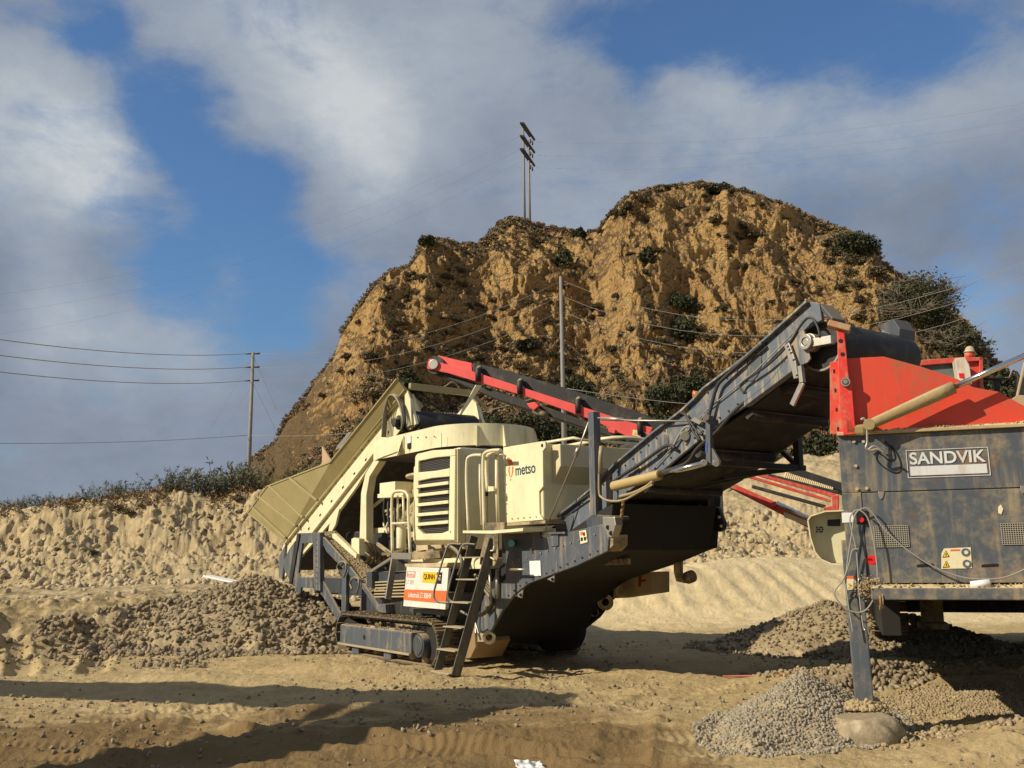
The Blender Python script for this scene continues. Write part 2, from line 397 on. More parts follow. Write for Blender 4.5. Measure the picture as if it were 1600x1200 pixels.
def cliff_mat():
    m, t, b = newmat('cliff_rock'); K = NT(t)
    n1 = K.noise(.045, 9, rough=.62); n2 = K.noise(.22, 9, (1, 1, .55), rough=.68); n3 = K.noise(1.3, 8, rough=.7); nv = K.noise(.6, 8, (1, 1, .5), rough=.7, dist=.6)
    g = K.n('ShaderNodeNewGeometry'); s = K.n('ShaderNodeSeparateXYZ'); K.l(g.outputs['True Normal'], s.inputs[0])
    c = K.n('ShaderNodeTexCoord'); p = K.n('ShaderNodeSeparateXYZ'); K.l(c.outputs['Object'], p.inputs[0])
    rock = K.mix(K.rng(n2, .3, .7), (.66, .42, .165), (.46, .27, .105))
    rock = K.mix(K.rng(n3, .4, .75, 0, .6), rock, (.64, .51, .29))
    rock = K.mix(K.rng(nv, .54, .68, 0, .55), rock, (.24, .15, .07))
    soil = K.mix(n3, (.14, .095, .052), (.25, .175, .095))
    f = K.math('ADD', K.math('MULTIPLY', s.outputs[2], 1.1), K.math('ADD', K.math('MULTIPLY', n1, 1.3), K.math('MULTIPLY', n2, .9)))
    f = K.math('ADD', f, K.rng(p.outputs[2], 8, 32, .42, 0))
    veg = K.rng(K.math('ADD', f, K.math('MULTIPLY', K.math('SUBTRACT', n3, .5), 1.1)), 1.20, 1.52)
    col = K.mix(veg, rock, soil)
    gr = K.math('MULTIPLY', K.rng(p.outputs[2], 9.5, 13, 1, 0), K.rng(p.outputs[0], -8, -16, 0, 1))
    col = K.mix(K.math('MULTIPLY', gr, K.rng(n3, .2, .5)), col, K.mix(n3, (.10, .11, .03), (.24, .21, .08)))
    K.l(col, b.inputs['Base Color']); b.inputs['Roughness'].default_value = .95; b.inputs['Specular IOR Level'].default_value = .1
    K.bump(K.math('ADD', n3, K.math('ADD', K.math('MULTIPLY', n2, 1.5), K.math('MULTIPLY', nv, .8))), 1.0, 1.1, b); return m
CLIFF = cliff_mat()
def leafmat(name, a, b_):
    m, t, b = newmat(name); K = NT(t); n = K.noise(1.3, 4); n2 = K.noise(9, 3)
    K.l(K.mix(K.rng(K.math('ADD', K.math('MULTIPLY', n, .5), K.math('MULTIPLY', n2, .5)), .35, .65), tuple(a), tuple(b_)), b.inputs['Base Color'])
    b.inputs['Roughness'].default_value = .7; b.inputs['Specular IOR Level'].default_value = .2
    return m
LEAF_DK = leafmat('dark_leaves', (.030, .036, .017), (.072, .076, .040))
LEAF_DRY = leafmat('dry_scrub', (.19, .13, .075), (.34, .235, .13))
LEAF_SCRUB = leafmat('grey_scrub', (.12, .105, .06), (.22, .185, .11))
LEAF_BUSH = leafmat('brown_bush', (.075, .06, .036), (.15, .115, .065))
LEAF_BUSH2 = leafmat('olive_bush', (.055, .052, .03), (.115, .10, .06))
LEAF_WEED = leafmat('weed_leaves', (.10, .11, .07), (.18, .19, .12))
LEAF_REED = leafmat('dry_grass', (.17, .10, .045), (.24, .17, .08))
BARK = plain('bark', (.12, .085, .055), .9)
PALEBARK = plain('bleached_bark', (.24, .20, .15), .9)
POLEM = paint('pole_wood', (.22, .21, .20), .1, .2, .7, top=.1)
#@@SPLIT
# ------------------------------------------------------------------ terrain
def lerp1(x, xs, ys): return np.interp(x, xs, ys)
# crest of the cut bank: height along its length (x), traced from the skyline
CX = []; CZ = []
for px, py in [(-300, 800), (0, 800), (90, 792), (160, 788), (220, 774), (270, 768), (330, 776), (380, 768), (440, 762), (560, 770), (800, 780), (1080, 786), (1140, 790), (1200, 800), (1260, 796), (1320, 800), (1600, 800)]:
    p = atY(px, py, 41); CX.append(p.x); CZ.append(p.z)
def gauss(x, y, cx, cy, rx, ry, a=0):
    c, s = math.cos(a), math.sin(a); u = ((x-cx)*c+(y-cy)*s)/rx; v = (-(x-cx)*s+(y-cy)*c)/ry
    return np.exp(-(u*u+v*v))
def cone(x, y, cx, cy, rx, ry, a=0, p=1.0):
    c, s = math.cos(a), math.sin(a); u = ((x-cx)*c+(y-cy)*s)/rx; v = (-(x-cx)*s+(y-cy)*c)/ry
    d = np.sqrt(u*u+v*v+.02)-.14
    return np.clip(1-d, 0, 1)**p
def ground_z(x, y, fine=True):
    x = np.asarray(x, dtype=float); y = np.asarray(y, dtype=float)
    z = .10*fbm(x*.35, y*.35, 3, 1)
    z = z+sst(24, 36, y)*.95                                  # yard rises to the foot of the bank
    # low ridges, tyre ruts
    near = sst(60, 20, y)
    if fine:
        z = z+near*(.085*fbm(x*1.3, y*2.0, 6, 5, .58)+.05*(rdg(x*1.6, y*2.6, 5, 9, .6)-.5)+.07*np.clip(fbm(x*3.1, y*3.1, 4, 15, .6)-.10, 0, 1)*2)
        z = z+near*.018*fbm(x*13, y*13, 4, 21, .65)
    # tractor ruts running away on the left front
    for k, (ax, ay, bx, by) in enumerate([(-3.2, 8.2, -4.2, 12.5), (-2.95, 8.2, -3.95, 12.5), (-6.5, 15.5, -9.5, 22), (-7.6, 15.2, -11, 21.5), (1.5, 8, -3.5, 10.6), (3.2, 11.6, 9.5, 13.2), (-7.5, 11.2, 1.5, 12.6), (-7.5, 10.7, 1.5, 12.1), (-5.5, 9.6, 2.2, 9.2), (-5.5, 9.1, 2.2, 8.7), (-1.5, 12.0, 3.4, 12.9), (.6, 8, 1.9, 12.8), (-8.5, 13.4, -2.5, 13.2)]):
        dx, dy = bx-ax, by-ay; ln = math.hypot(dx, dy); u = ((x-ax)*dx+(y-ay)*dy)/ln; v = ((x-ax)*dy-(y-ay)*dx)/ln+.12*np.sin(u*.9+k)
        msk = sst(0, .6, u)*sst(ln, ln-.6, u)
        lug = k < 2 or k > 5; z = z-msk*np.exp(-(v/.19)**4)*((.022+.010*np.sin(u*62+np.abs(v)*22)*sst(-.1, .15, fbm(x*1.1, y*1.1, 3, 57))) if lug else .08)+msk*np.exp(-((np.abs(v)-.28)/.07)**2)*(.022 if lug else .05)*(.7+fbm(x*4, y*4, 2, 55)*1.6)
    # humps left of the machine
    for cx, cy, rx, ry, h, a in [(-12.2, 20.5, 2.6, .7, .60, .55), (-9.4, 20.5, 2.4, .5, .55, .6), (-9.9, 18.2, 2.2, .45, .42, .55), (-9.2, 16.6, 1.4, .5, .32, .2), (-8.2, 23, 3, .6, .5, .5), (-12.5, 17.5, 1.6, .6, .35, .3), (-13.5, 25, 4, 1.4, .7, .3), (-8, 27, 4, 1.0, .5, .1),
                              (-2.2, 11.2, 1.1, .35, .13, .2), (-.4, 12.6, .9, .28, .10, -.2), (-1.2, 14.2, .7, .2, .10, .1), (.7, 13.7, .5, .3, .10, .2), (.8, 9.5, 1.6, .3, .12, .1), (1.2, 10.6, .9, .3, .11, -.3), (-2.4, 9.4, 1.3, .25, .09, .3),
                              (-2.6, 15.1, 1.3, .35, .14, -.15), (-4.6, 14.3, 1.2, .35, .12, -.2),
                              (4.5, 8.7, .9, .5, .16, .3), (5.6, 8.6, 1.2, .6, .2, .1), (3.9, 8.1, .7, .35, .1, .1), (5.2, 12.2, 1.3, 1.0, .12, 0), (4.2, 13.2, 1.2, .8, .14, 0), (7.5, 13, 2.5, 1.5, .2, .2)]:
        wob = 1+(.5*fbm(x*2.5, y*2.5, 3, 31) if fine else 0)
        z = z+h*gauss(x, y, cx, cy, rx, ry, a)*wob
    # pale sand heaps at the right
    r1 = .95*gauss(x, y, 8.6, 31, 4.6, 3.0, .1)+.62*gauss(x, y, 5.6, 28.5, 3.4, 2.2, .2)+.5*gauss(x, y, 3.4, 27.5, 3, 1.6, .1)
    z = z+r1
    if fine: z = z+sst(.12, .5, r1)*sst(30, 27, y)*.05*np.sin((x*.9+y*.25)*9+2.5*fbm(x*.8, y*.8, 2, 44))*(.6+fbm(x, y, 2, 4))
    # the cut bank
    top = lerp1(x, CX, CZ)
    foot = 35.0+1.6*fbm(x*.16, x*0+3, 3, 60)-sst(5, 9, x)*2.0; cr = 41.6+1.2*fbm(x*.22, x*0+8, 3, 61)
    if fine: d_ = 1.5*fbm(x*.42+y*.25, y*.55, 5, 63, .6)+.6*(rdg(x*.9+y*.8, y*1.0-x*.4, 4, 65, .6)-.5)
    else: d_ = 0
    t = np.clip((y-foot+d_)/(cr-foot), 0, 1)
    prof = .55*t+.45*sst(.45, 1.0, t)
    bank = (top-.95)*prof
    bm = sst(.02, .2, t)*(1-sst(.97, 1.0, t)*.6)
    if fine:
        bank = bank+bm*(.34*(rdg(x*.6+y*.9, y*.5-x*.3, 5, 70, .62)-.55)+.34*(rdg(x*1.5+y*1.5, y*1.2-x*.7, 4, 171, .65)-.5)+.38*(1-.6*sst(.8, 1, t))*fbm(x*2.4+y, y*2.6, 6, 72, .72)+.20*np.clip(fbm(x*5.2, y*5.2, 3, 75, .6)-.05, 0, 1)*2)
        led = sst(.62, .9, t)*(1-sst(.96, 1, t)); bank = bank+led*.28*(rdg(x*1.6, y*2.2, 3, 77)-.55)
    z = z+bank+(sst(22, 27, y)*sst(40, 34, y)*sst(2.5, -1, x)*(.35*fbm(x*.6, y*.8, 5, 190, .62)+.12*(rdg(x*1.4, y*1.8, 4, 195)-.5)) if fine else 0)
    # behind the bank: flat on the left, climbing to the hill on the right
    right = sst(-17, -6, x*41/np.maximum(y, 1))
    z = z+sst(43, 75, y)*right*4.0+sst(8, 14, x*41/np.maximum(y, 1))*sst(43, 60, y)*1.6
    if fine: z = z+sst(42, 50, y)*right*sst(110, 85, y)*(1.5*fbm(x*.22, y*.22, 5, 200, .6)+.5*(rdg(x*.6, y*.4, 3, 210)-.5))
    z = z-sst(44, 60, y)*(1-right)*1.6
    z = z*np.where(y < 0, 0.0, 1)+np.where(y < 0, .0, 0)
    return z
def gzs(x, y): return float(ground_z(np.array([x]), np.array([y]))[0])
th = np.concatenate([np.linspace(-180, -36, 40)[:-1], np.linspace(-36, 36, 1180), np.linspace(36, 180, 40)[1:]])*math.pi/180
rr = np.concatenate([[.02, 1, 2.5, 4, 5.2], np.geomspace(6.2, 46, 680), np.linspace(46.3, 85, 90), np.geomspace(88, 2500, 30)])
T, R_ = np.meshgrid(th, rr); gx = R_*np.sin(T); gy = R_*np.cos(T); Z = ground_z(gx, gy)
Z = np.where(np.abs(T) > math.radians(60), Z*0, Z)
nr, nth = T.shape; idx = np.arange(nr*nth).reshape(nr, nth)
F4 = np.stack([idx[:-1, :-1], idx[:-1, 1:], idx[1:, 1:], idx[1:, :-1]], -1).reshape(-1, 4)
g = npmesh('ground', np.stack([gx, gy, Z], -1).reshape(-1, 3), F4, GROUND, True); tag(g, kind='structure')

# ------------------------------------------------------------------ hill
SKY = [(330, 790), (370, 765), (392, 722), (430, 692), (450, 658), (475, 625), (497, 590), (520, 562), (533, 525), (560, 482), (585, 448), (610, 424), (640, 416), (655, 396), (665, 372), (690, 373), (715, 382), (750, 379), (765, 366), (782, 346), (800, 339), (825, 342), (850, 352), (890, 360), (915, 367), (938, 358),
       (955, 333), (985, 302), (1020, 292), (1060, 288), (1100, 285), (1140, 293), (1180, 304), (1230, 321), (1280, 345), (1330, 366), (1365, 392), (1385, 418), (1420, 440), (1470, 478), (1515, 512), (1545, 560), (1580, 590), (1640, 640), (1760, 700), (1900, 760)]
az = []; el = []
for px, py in SKY:
    d = ray(px, py); az.append(math.atan2(d.x, d.y)); el.append(d.z/math.hypot(d.x, d.y))
az = np.array(az); el = np.array(el)
na, npp = 1150, 430
A = np.linspace(az[0], az[-1], na); E_ = np.interp(A, az, el)
E_ = E_+.0035*fbm(A*90, A*0+2, 4, 90)
Pp = np.linspace(0, 1.35, npp)
AA, PP = np.meshgrid(A, Pp); EE = np.broadcast_to(E_, AA.shape)
rc = 150+14*fbm(AA*9, AA*0, 2, 91)+10*np.sin(AA*7+1); r00 = 74+6*fbm(AA*12, AA*0+4, 2, 92)
Hc = CH+EE*rc
steep = sst(0, 1, PP)
# talus, then cliff, then rounded shoulder
rad = np.interp(PP, [0, .22, .42, .62, .82, .95, 1.0, 1.35], [0, .36, .55, .68, .82, .94, 1.0, 1.9])
hz = np.interp(PP, [0, .22, .42, .62, .82, .95, 1.0, 1.35], [0, .13, .36, .62, .86, .975, 1.0, .92])
rh = r00+(rc-r00)*rad; zb = 3.0
zh = zb+(Hc-zb)*hz
amp = sst(.02, .25, PP)*(1-.85*sst(.86, 1.0, PP))*np.clip((Hc-5)/30, 0, 1)
ux = AA*130; uz = zh
wx = ux+6*fbm(uz*.05, ux*.05, 3, 95); 
wu = ux+3.5*fbm(ux*.16, uz*.16, 3, 121); wz = uz+3.5*fbm(ux*.16+40, uz*.16, 3, 122)
D = 13*(rdg(wx*.035, uz*.014+3, 3, 100, .5)-.55)+4.6*(rdg(wu*.10+wz*.05, wz*.06, 4, 103, .55)-.5)+2.5*(rdg(wu*.26-wz*.08, wz*.14, 5, 106, .62)-.5)+2.0*fbm(wu*.5, wz*.45, 5, 109, .66)+.9*(rdg(wu*.9, wz*1.1, 4, 112, .6)-.5)
ledge = 2.2*(rdg(ux*.05+uz*.03, uz*.26, 4, 111, .65)-.5)
D = (D+ledge)*amp
rh = rh-D*.80; zh = zh+D*.40
zh = zh+sst(.97, 1.0, PP)*0
hx = rh*np.sin(AA); hy = rh*np.cos(AA)
# keep everything in front of the crest under the crest's sight line
lim = CH+EE*rh*.997
zh = np.where(PP < 1.0, np.minimum(zh, lim), np.minimum(zh, lim))
idx = np.arange(na*npp).reshape(npp, na)
F4 = np.stack([idx[:-1, :-1], idx[:-1, 1:], idx[1:, 1:], idx[1:, :-1]], -1).reshape(-1, 4)
hill = npmesh('hill', np.stack([hx, hy, zh], -1).reshape(-1, 3), F4, CLIFF, True); tag(hill, kind='structure')
dzr = np.gradient(zh, axis=0)/np.maximum(np.hypot(np.gradient(hx, axis=0), np.gradient(hy, axis=0)), 1e-3)
def hill_at(px, py):
    """first point of the hill met along a line of sight"""
    d = ray(px, py); a = math.atan2(d.x, d.y); e_ = d.z/math.hypot(d.x, d.y)
    j = int(np.clip(round((a-A[0])/(A[1]-A[0])), 0, na-1)); col = (zh[:, j]-CH)/rh[:, j]
    k = int(np.argmax(col >= e_)) if (col >= e_).any() else int(np.argmax(col))
    return Vector((float(hx[k, j]), float(hy[k, j]), float(zh[k, j])))

# ------------------------------------------------------------------ vegetation builders
def quads(centers, nrm, size, asp=1.6, rng=RNG):
    """leaf-sized quads: centers (n,3), random orientation"""
    n = len(centers); a = rng.normal(size=(n, 3)); a /= np.linalg.norm(a, axis=1)[:, None]
    b = rng.normal(size=(n, 3)); b -= a*(a*b).sum(1)[:, None]; b /= np.linalg.norm(b, axis=1)[:, None]
    s = (size*rng.uniform(.6, 1.3, n))[:, None]; a = a*s*asp*.5; b = b*s*.5
    V = np.stack([centers-a, centers-b*.9, centers+a, centers+b*.9], 1).reshape(-1, 3)
    return V, np.arange(4*n).reshape(n, 4)
def crown_pts(n, rx, ry, rz, nc=14, seed=1, flat=.0):
    r = np.random.default_rng(seed); cs = []
    for i in range(nc):
        v = r.normal(size=3); v /= np.linalg.norm(v); v *= r.uniform(.35, .8); v[2] = abs(v[2])*.9+flat
        cs.append((v*np.array([rx, ry, rz]), r.uniform(.25, .48)))
    P = []
    w_ = np.array([c[1]**2 for c in cs]); w_ /= w_.sum()
    for (c, q), k in zip(cs, (w_*n).astype(int)+1):
        v = r.normal(size=(k, 3)); v /= np.linalg.norm(v, axis=1)[:, None]
        v *= (r.uniform(.55, 1.08, k)[:, None]); P.append(c+v*np.array([rx, ry, rz])*q)
    return np.concatenate(P)
def shrub_mesh(seed, leaf, n=260, size=.16, r=.5, h=.45):
    P = crown_pts(n, r, r, h, 7, seed); P[:, 2] = np.abs(P[:, 2]); V, Fq = quads(P, None, size, 1.5, np.random.default_rng(seed))
    return V, Fq
def inst(name, me, loc, s, rz, label=None, cat=None, group=None, parent=None):
    o = bpy.data.objects.new(name, me); COL.objects.link(o); o.location = loc; o.scale = s if isinstance(s, (tuple, list)) else (s, s, s); o.rotation_euler = (0, 0, rz)
    if parent: o.parent = parent
    return tag(o, label, cat, group)
SHR = []
for i, mt in enumerate([LEAF_BUSH, LEAF_BUSH2, LEAF_BUSH, LEAF_BUSH2, LEAF_DK, LEAF_BUSH]):
    V, Fq = shrub_mesh(40+i, mt, 620, .085, .6, .5); o = npmesh('shrub', V, Fq, mt); SHR.append(o.data); bpy.data.objects.remove(o)
def tree(name, loc, rx, ry, rz, trunk_h, n, size, mat, seed, label, cat, group=None, nc=16, bark=BARK, twigs=0):
    t = empty(name, loc, 0, label, cat, group); r = np.random.default_rng(seed)
    mb = MB(); mb.tube([(0, 0, -.6), (0.05*rx, 0, trunk_h*.6), (.1*rx, .05*ry, trunk_h+rz*.3)], [.05*rz+.06, .03*rz+.04], 7)
    P = crown_pts(n, rx, ry, rz, nc, seed); P[:, 2] += trunk_h
    for i in range(9):
        q = P[r.integers(len(P))]; mb.tube([(0, 0, trunk_h*.4), (q[0]*.4, q[1]*.4, trunk_h*.6+q[2]*.3), tuple(q)], [.03*rz+.03, .015], 5, curve=3)
    mb.build('trunk', bark, t)
    V, Fq = quads(P, None, size, 1.5, r); npmesh('crown', V, Fq, mat, parent=t)
    if twigs:
        tb = MB()
        for i in range(twigs):
            v = r.normal(size=3); v /= np.linalg.norm(v); v[2] = abs(v[2])*.8
            e_ = Vector((v[0]*rx*1.05, v[1]*ry, trunk_h+v[2]*rz*1.15)); m_ = Vector((e_.x*.45, e_.y*.45, trunk_h+(e_.z-trunk_h)*.65))
            tb.tube([(0, 0, trunk_h*.5), m_, e_], [.14, .04, .015], 5, curve=4)
            for k in range(7):
                b0 = m_.lerp(e_, r.uniform(.1, 1)); d_ = Vector(r.normal(size=3))*rx*.22; d_.z = abs(d_.z)*.7-.1*rx*.3
                tb.tube([b0, b0+d_*.6, b0+d_+Vector((0, 0, .1*rz*r.normal()))], [.04, .012], 4)
        tb.build('branches', PALEBARK, t)
    return t
# dark trees and bushes on the cliff, each where it stands
for i, (px, py, w_, h_, lab, g_) in enumerate([
    (880, 408, 1.9, 2.6, 'round dark green bush high on the cliff, right of the saddle below the twin-pole line', None),
    (1008, 400, 1.2, 2.0, 'narrow dark bush in a cleft of the orange cliff below the main summit', None),
    (1062, 478, 2.3, 2.6, 'dark green bush half way up the cliff, upper one of the vertical pair', None),
    (1070, 520, 3.4, 2.8, 'broad dark green bush half way up the cliff, lower one of the vertical pair', None),
    (824, 540, 1.7, 1.5, 'small round dark green bush above the bright red conveyor on the bare slope', None),
    (668, 376, 1.3, 1.0, 'dark bush on the small left peak of the skyline', None),
    (905, 364, 1.2, 1.2, 'spindly bush standing on the skyline of the saddle', None),
    (1120, 296, 2.2, 1.4, 'dark bush on the summit skyline of the hill', None)]):
    p = hill_at(px, py+6); tree('hillside_bush', p-Vector((0, 0, .3)), w_, w_, h_, .3, 1300, .32, LEAF_DK, 200+i, lab, 'bush')
k = 0
for px, py, w_, h_, lab in [(640, 600, 2.2, 2.4, 'dark bush at the hill foot just behind the tip of the cream feed hopper'),
    (900, 612, 3.6, 3.3, 'large dark green tree at the hill foot left of the tall grey pole\'s base'),
    (770, 668, 3.2, 3.0, 'dark tree behind the round crusher collar'), (828, 672, 3.2, 3.2, 'dark tree rising behind the white tank and its rail'),
    (880, 680, 3.0, 2.4, 'low dark tree standing at the grey pole\'s foot'), (948, 640, 2.8, 2.4, 'dark tree right of the grey pole above the black conveyor belt'),
    (1040, 622, 3.2, 3.0, 'dark tree on the slope above the mast and tension rods'), (1085, 600, 2.8, 2.4, 'dark tree just above the orange lamp of the dark conveyor'),
    (1030, 665, 3, 2.2, 'dark bush behind the warning sticker of the bright red conveyor'), (1285, 700, 2.6, 2.3, 'dark green bush between the dark conveyor and the red hopper'),
    (1235, 722, 3.0, 2.2, 'dark green bush seen under the head of the dark conveyor'), (1300, 650, 2.2, 2.4, 'bush close to the left edge of the red hopper flange'), (985, 690, 2.6, 2.2, 'dark bush low behind the generator housing')]:
    p = hill_at(px, py+14); tree('hill_foot_tree', p-Vector((0, 0, .4)), w_, w_, h_, .5, 2200, .27, LEAF_DK, 230+k, lab, 'tree', 'dark trees along the foot of the hill'); k += 1
p = hill_at(1335, 392); tree('hilltop_tree', p-Vector((0, 0, .6)), 4.4, 3.4, 2.9, .5, 5200, .26, LEAF_DK, 300, 'dense dark tree on the right shoulder of the hill skyline', 'tree', nc=20)
p = hill_at(1440, 500); tree('sprawling_tree', p-Vector((0, 0, .8)), 5.4, 3.5, 6.0, .8, 6500, .24, LEAF_DK, 301, 'large straggly tree with pale bare branches leaning out from the hill\'s right flank', 'tree', nc=22, twigs=60)
p = hill_at(1490, 545); tree('sprawling_tree', p-Vector((0, 0, .8)), 4.0, 3.0, 3.2, .4, 3000, .24, LEAF_DK, 302, 'lower straggly tree with bare twigs directly above the drum head of the dark conveyor', 'tree', nc=14, twigs=44)
p = atY(1553, 640, 95); tree('round_tree', p, 3.0, 3.0, 4.9, .6, 4200, .3, LEAF_DK, 303, 'rounded dark tree far right, standing behind the red screen box and its beacon', 'tree', nc=18)
p = atY(1600, 650, 90); tree('round_tree', p, 3.5, 3.3, 3.2, .6, 3400, .3, LEAF_DK, 304, 'low dark tree at the right edge of the photo below the chrome piston rod', 'tree', nc=16)
# shrubs individually on the cliff + the mass of scrub
r = np.random.default_rng(5)
spots = [(700, 435, 1.9), (720, 425, 2.2), (1155, 360, 2.2), (1175, 372, 2.8), (1160, 300, 1.8), (1120, 345, 2), (1100, 310, 1.5), (1060, 325, 1.7), (1185, 322, 1.6), (1225, 342, 1.5), (1075, 352, 1.4), (1030, 300, 2.4), (1000, 315, 2.4), (985, 325, 2.2), (965, 335, 2.0), (1050, 292, 2.0), (1140, 300, 1.6), (1300, 380, 2.6), (1340, 410, 3), (1370, 430, 3), (1320, 430, 2.4), (1250, 360, 1.8), (640, 470, 1.4), (620, 520, 1.5), (600, 470, 1.3), (560, 505, 1.6), (545, 560, 1.8), (580, 560, 2.2), (730, 480, 1.6), (745, 560, 2), (700, 500, 1.5), (770, 470, 1.3), (1390, 465, 2.6), (1345, 470, 2.2)]
n_ind = 0
while n_ind < 290:
    if n_ind < len(spots): px, py, s_ = spots[n_ind]
    else:
        px = r.uniform(440, 1500); py = r.uniform(290, 720)
        if py < np.interp(px, [q[0] for q in SKY], [q[1] for q in SKY])+6: continue
        s_ = r.uniform(.8, 2.0)
    p = hill_at(px, py); me = SHR[[0, 1, 2, 3, 5][r.integers(5)]]
    inst('cliff_shrub', me, p-Vector((0, 0, .12*s_)), (s_*1.15, s_*1.15, s_*.95), r.uniform(0, 6), 'small dry brown shrub clinging to the bare orange cliff', 'shrub', 'dry shrubs on the cliff'); n_ind += 1
fl = []
veg = fbm(hx*.055, zh*.10, 4, 130)+.38*(PP < .45)+.45*sst(.86, 1.0, PP)-.10+.30*fbm(AA*28, PP*3, 2, 133)-.22*np.clip(dzr-.8, 0, 1.2)-.14*sst(-.04, -.12, AA)*sst(.25, .4, PP)+.22*sst(.3, .42, AA)*sst(.7, .9, PP)
flat = np.argwhere((veg > .03) & (PP < 1.02) & (PP > .08)); sel = flat[r.choice(len(flat), 9500)]
Vs = []; cnt = 0
for k in range(3):
    Vs.append(shrub_mesh(70+k, None, 85, .165, .62, .55)[0])
for mi_, mt in enumerate([LEAF_DRY, LEAF_SCRUB]):
    Vall = []
    for (i, j) in sel[mi_::2]:
        V = Vs[r.integers(3)]; s_ = r.uniform(.6, 1.6); a = r.uniform(0, 6.28); c, s2 = math.cos(a), math.sin(a)
        Q = V*s_; Q = np.stack([Q[:, 0]*c-Q[:, 1]*s2, Q[:, 0]*s2+Q[:, 1]*c, Q[:, 2]*.9], -1)+np.array([hx[i, j], hy[i, j], zh[i, j]-.1])
        Vall.append(Q)
    Vall = np.concatenate(Vall); o = npmesh('hill_scrub', Vall, np.arange(len(Vall)).reshape(-1, 4), mt); tag(o, ['low dry brown scrub covering the gentler parts of the hill', 'grey-green scrub mixed through the hill slope'][mi_], 'scrub', kind='stuff')
# fringe of grass/scrub on the green slope left of the hill
gP = []
for i in range(9000):
    px = r.uniform(388, 560); y0 = np.interp(px, [388, 430, 560], [735, 715, 700]); y = r.uniform(50, 80)
    x = (px-800)/1525*y; gP.append((x, y, gzs(x, y) if False else 0))
gP = np.array(gP); gP[:, 2] = ground_z(gP[:, 0], gP[:, 1])+r.uniform(0, .45, len(gP))
V, Fq = quads(gP, None, .26, 2.2, r); tag(npmesh('slope_grass', V, Fq, leafmat('slope_grass', (.09, .10, .03), (.22, .20, .08))), 'green and yellow ground cover on the slope between pole and hill', 'ground cover', kind='stuff')
# weeds along the crest of the bank
def weed_mesh(seed, dense=1.0):
    r_ = np.random.default_rng(seed); mb = MB(); P = []
    for i in range(int(9*dense)+4):
        b = Vector((r_.normal()*.16, r_.normal()*.16, -.1)); tp = b+Vector((r_.normal()*.28, r_.normal()*.28, r_.uniform(.65, 1.05))); md = b.lerp(tp, .5)+Vector((r_.normal()*.05, 0, 0))
        mb.tube([b, md, tp], [.012, .004], 4)
        for k in range(20):
            t_ = r_.uniform(.3, 1); q = b.lerp(tp, t_); P.append(q+Vector(r_.normal(size=3))*.055*(1.3-t_*.6))
    return mb, np.array([list(q) for q in P])
WEEDS = []
for k in range(4):
    mb, P = weed_mesh(500+k, 1.2); so_ = mb.build('stems', BARK); V, Fq = quads(P, None, .034, 4.5, r); lo_ = npmesh('foliage', V, Fq, LEAF_WEED); WEEDS.append((so_.data, lo_.data)); bpy.data.objects.remove(so_); bpy.data.objects.remove(lo_)
wl = [(8, 1.1), (22, 1.0), (40, 1.2), (55, 1.2), (72, .8), (92, .9), (110, 1.2), (128, 1.3), (140, 1.1), (162, 1.5), (172, 1.6), (182, 1.4), (198, 1.5), (248, 1.2), (258, 1.5), (268, 1.7), (280, 1.5), (292, 1.6), (303, 1.8), (314, 1.4), (325, 1.7), (334, 1.8), (342, 2.0), (350, 1.9), (358, 2.1), (366, 2.1), (374, 2.0), (383, 1.8), (345, 1.4), (30, .8), (64, 1.0), (118, .9), (240, .9), (395, 1.1), (410, .9)]
for i, (px, h_) in enumerate(wl):
    y = 41.6+r.uniform(0, 1.6); x = (px-800)/1525*y; z = gzs(x, y); t = empty('tall_weed', (x, y, z-.05), r.uniform(0, 6), 'tall feathery grey-green weed on the crest of the bank', 'weed', 'tall weeds along the bank crest')
    t.scale = (h_*.8, h_*.8, h_*.78); a, b = WEEDS[i % 4]
    for nm, me in (('stems', a), ('foliage', b)):
        o = bpy.data.objects.new(nm, me); COL.objects.link(o); o.parent = t
gP = []
for i in range(9000):
    px = r.uniform(-40, 420); y = r.uniform(40.2, 44); 
    if vn(np.array([px*.03]), np.array([y*.8]), 9)[0] < .38: continue
    gP.append(((px-800)/1525*y, y, 0))
gP = np.array(gP); gP[:, 2] = ground_z(gP[:, 0], gP[:, 1])+r.uniform(0, .5, len(gP))**1.5
V, Fq = quads(gP, None, .05, 4.5, r); tag(npmesh('crest_grass', V, Fq, LEAF_REED), 'dry reddish brown grass along the crest of the bank', 'grass', kind='stuff')
V, Fq = shrub_mesh(91, LEAF_DK, 520, .10, .5, .4); V *= np.array([1, 1, .8]); o_ = npmesh('bank_tuft', V, Fq, LEAF_SCRUB); TUFT = o_.data; bpy.data.objects.remove(o_)
for i, (px, py, s_) in enumerate([(222, 835, .35), (270, 830, .28), (92, 858, .38), (148, 862, .45), (330, 808, .42), (375, 800, .55), (60, 880, .3), (222, 790, .6), (322, 828, .35), (190, 795, .7), (205, 802, .6), (368, 780, .7)]):
    # march down the line of sight to the bank
    d = ray(px, py); y = 34.0
    while y < 43:
        q = Vector((0, 0, CH))+d*(y/d.y)
        if gzs(q.x, q.y) >= q.z: break
        y += .1
    inst('bank_tuft', TUFT, q-Vector((0, 0, .05)), s_*1.1, i, 'small tuft of green growth on the face of the pale bank', 'plant', 'tufts on the bank face')

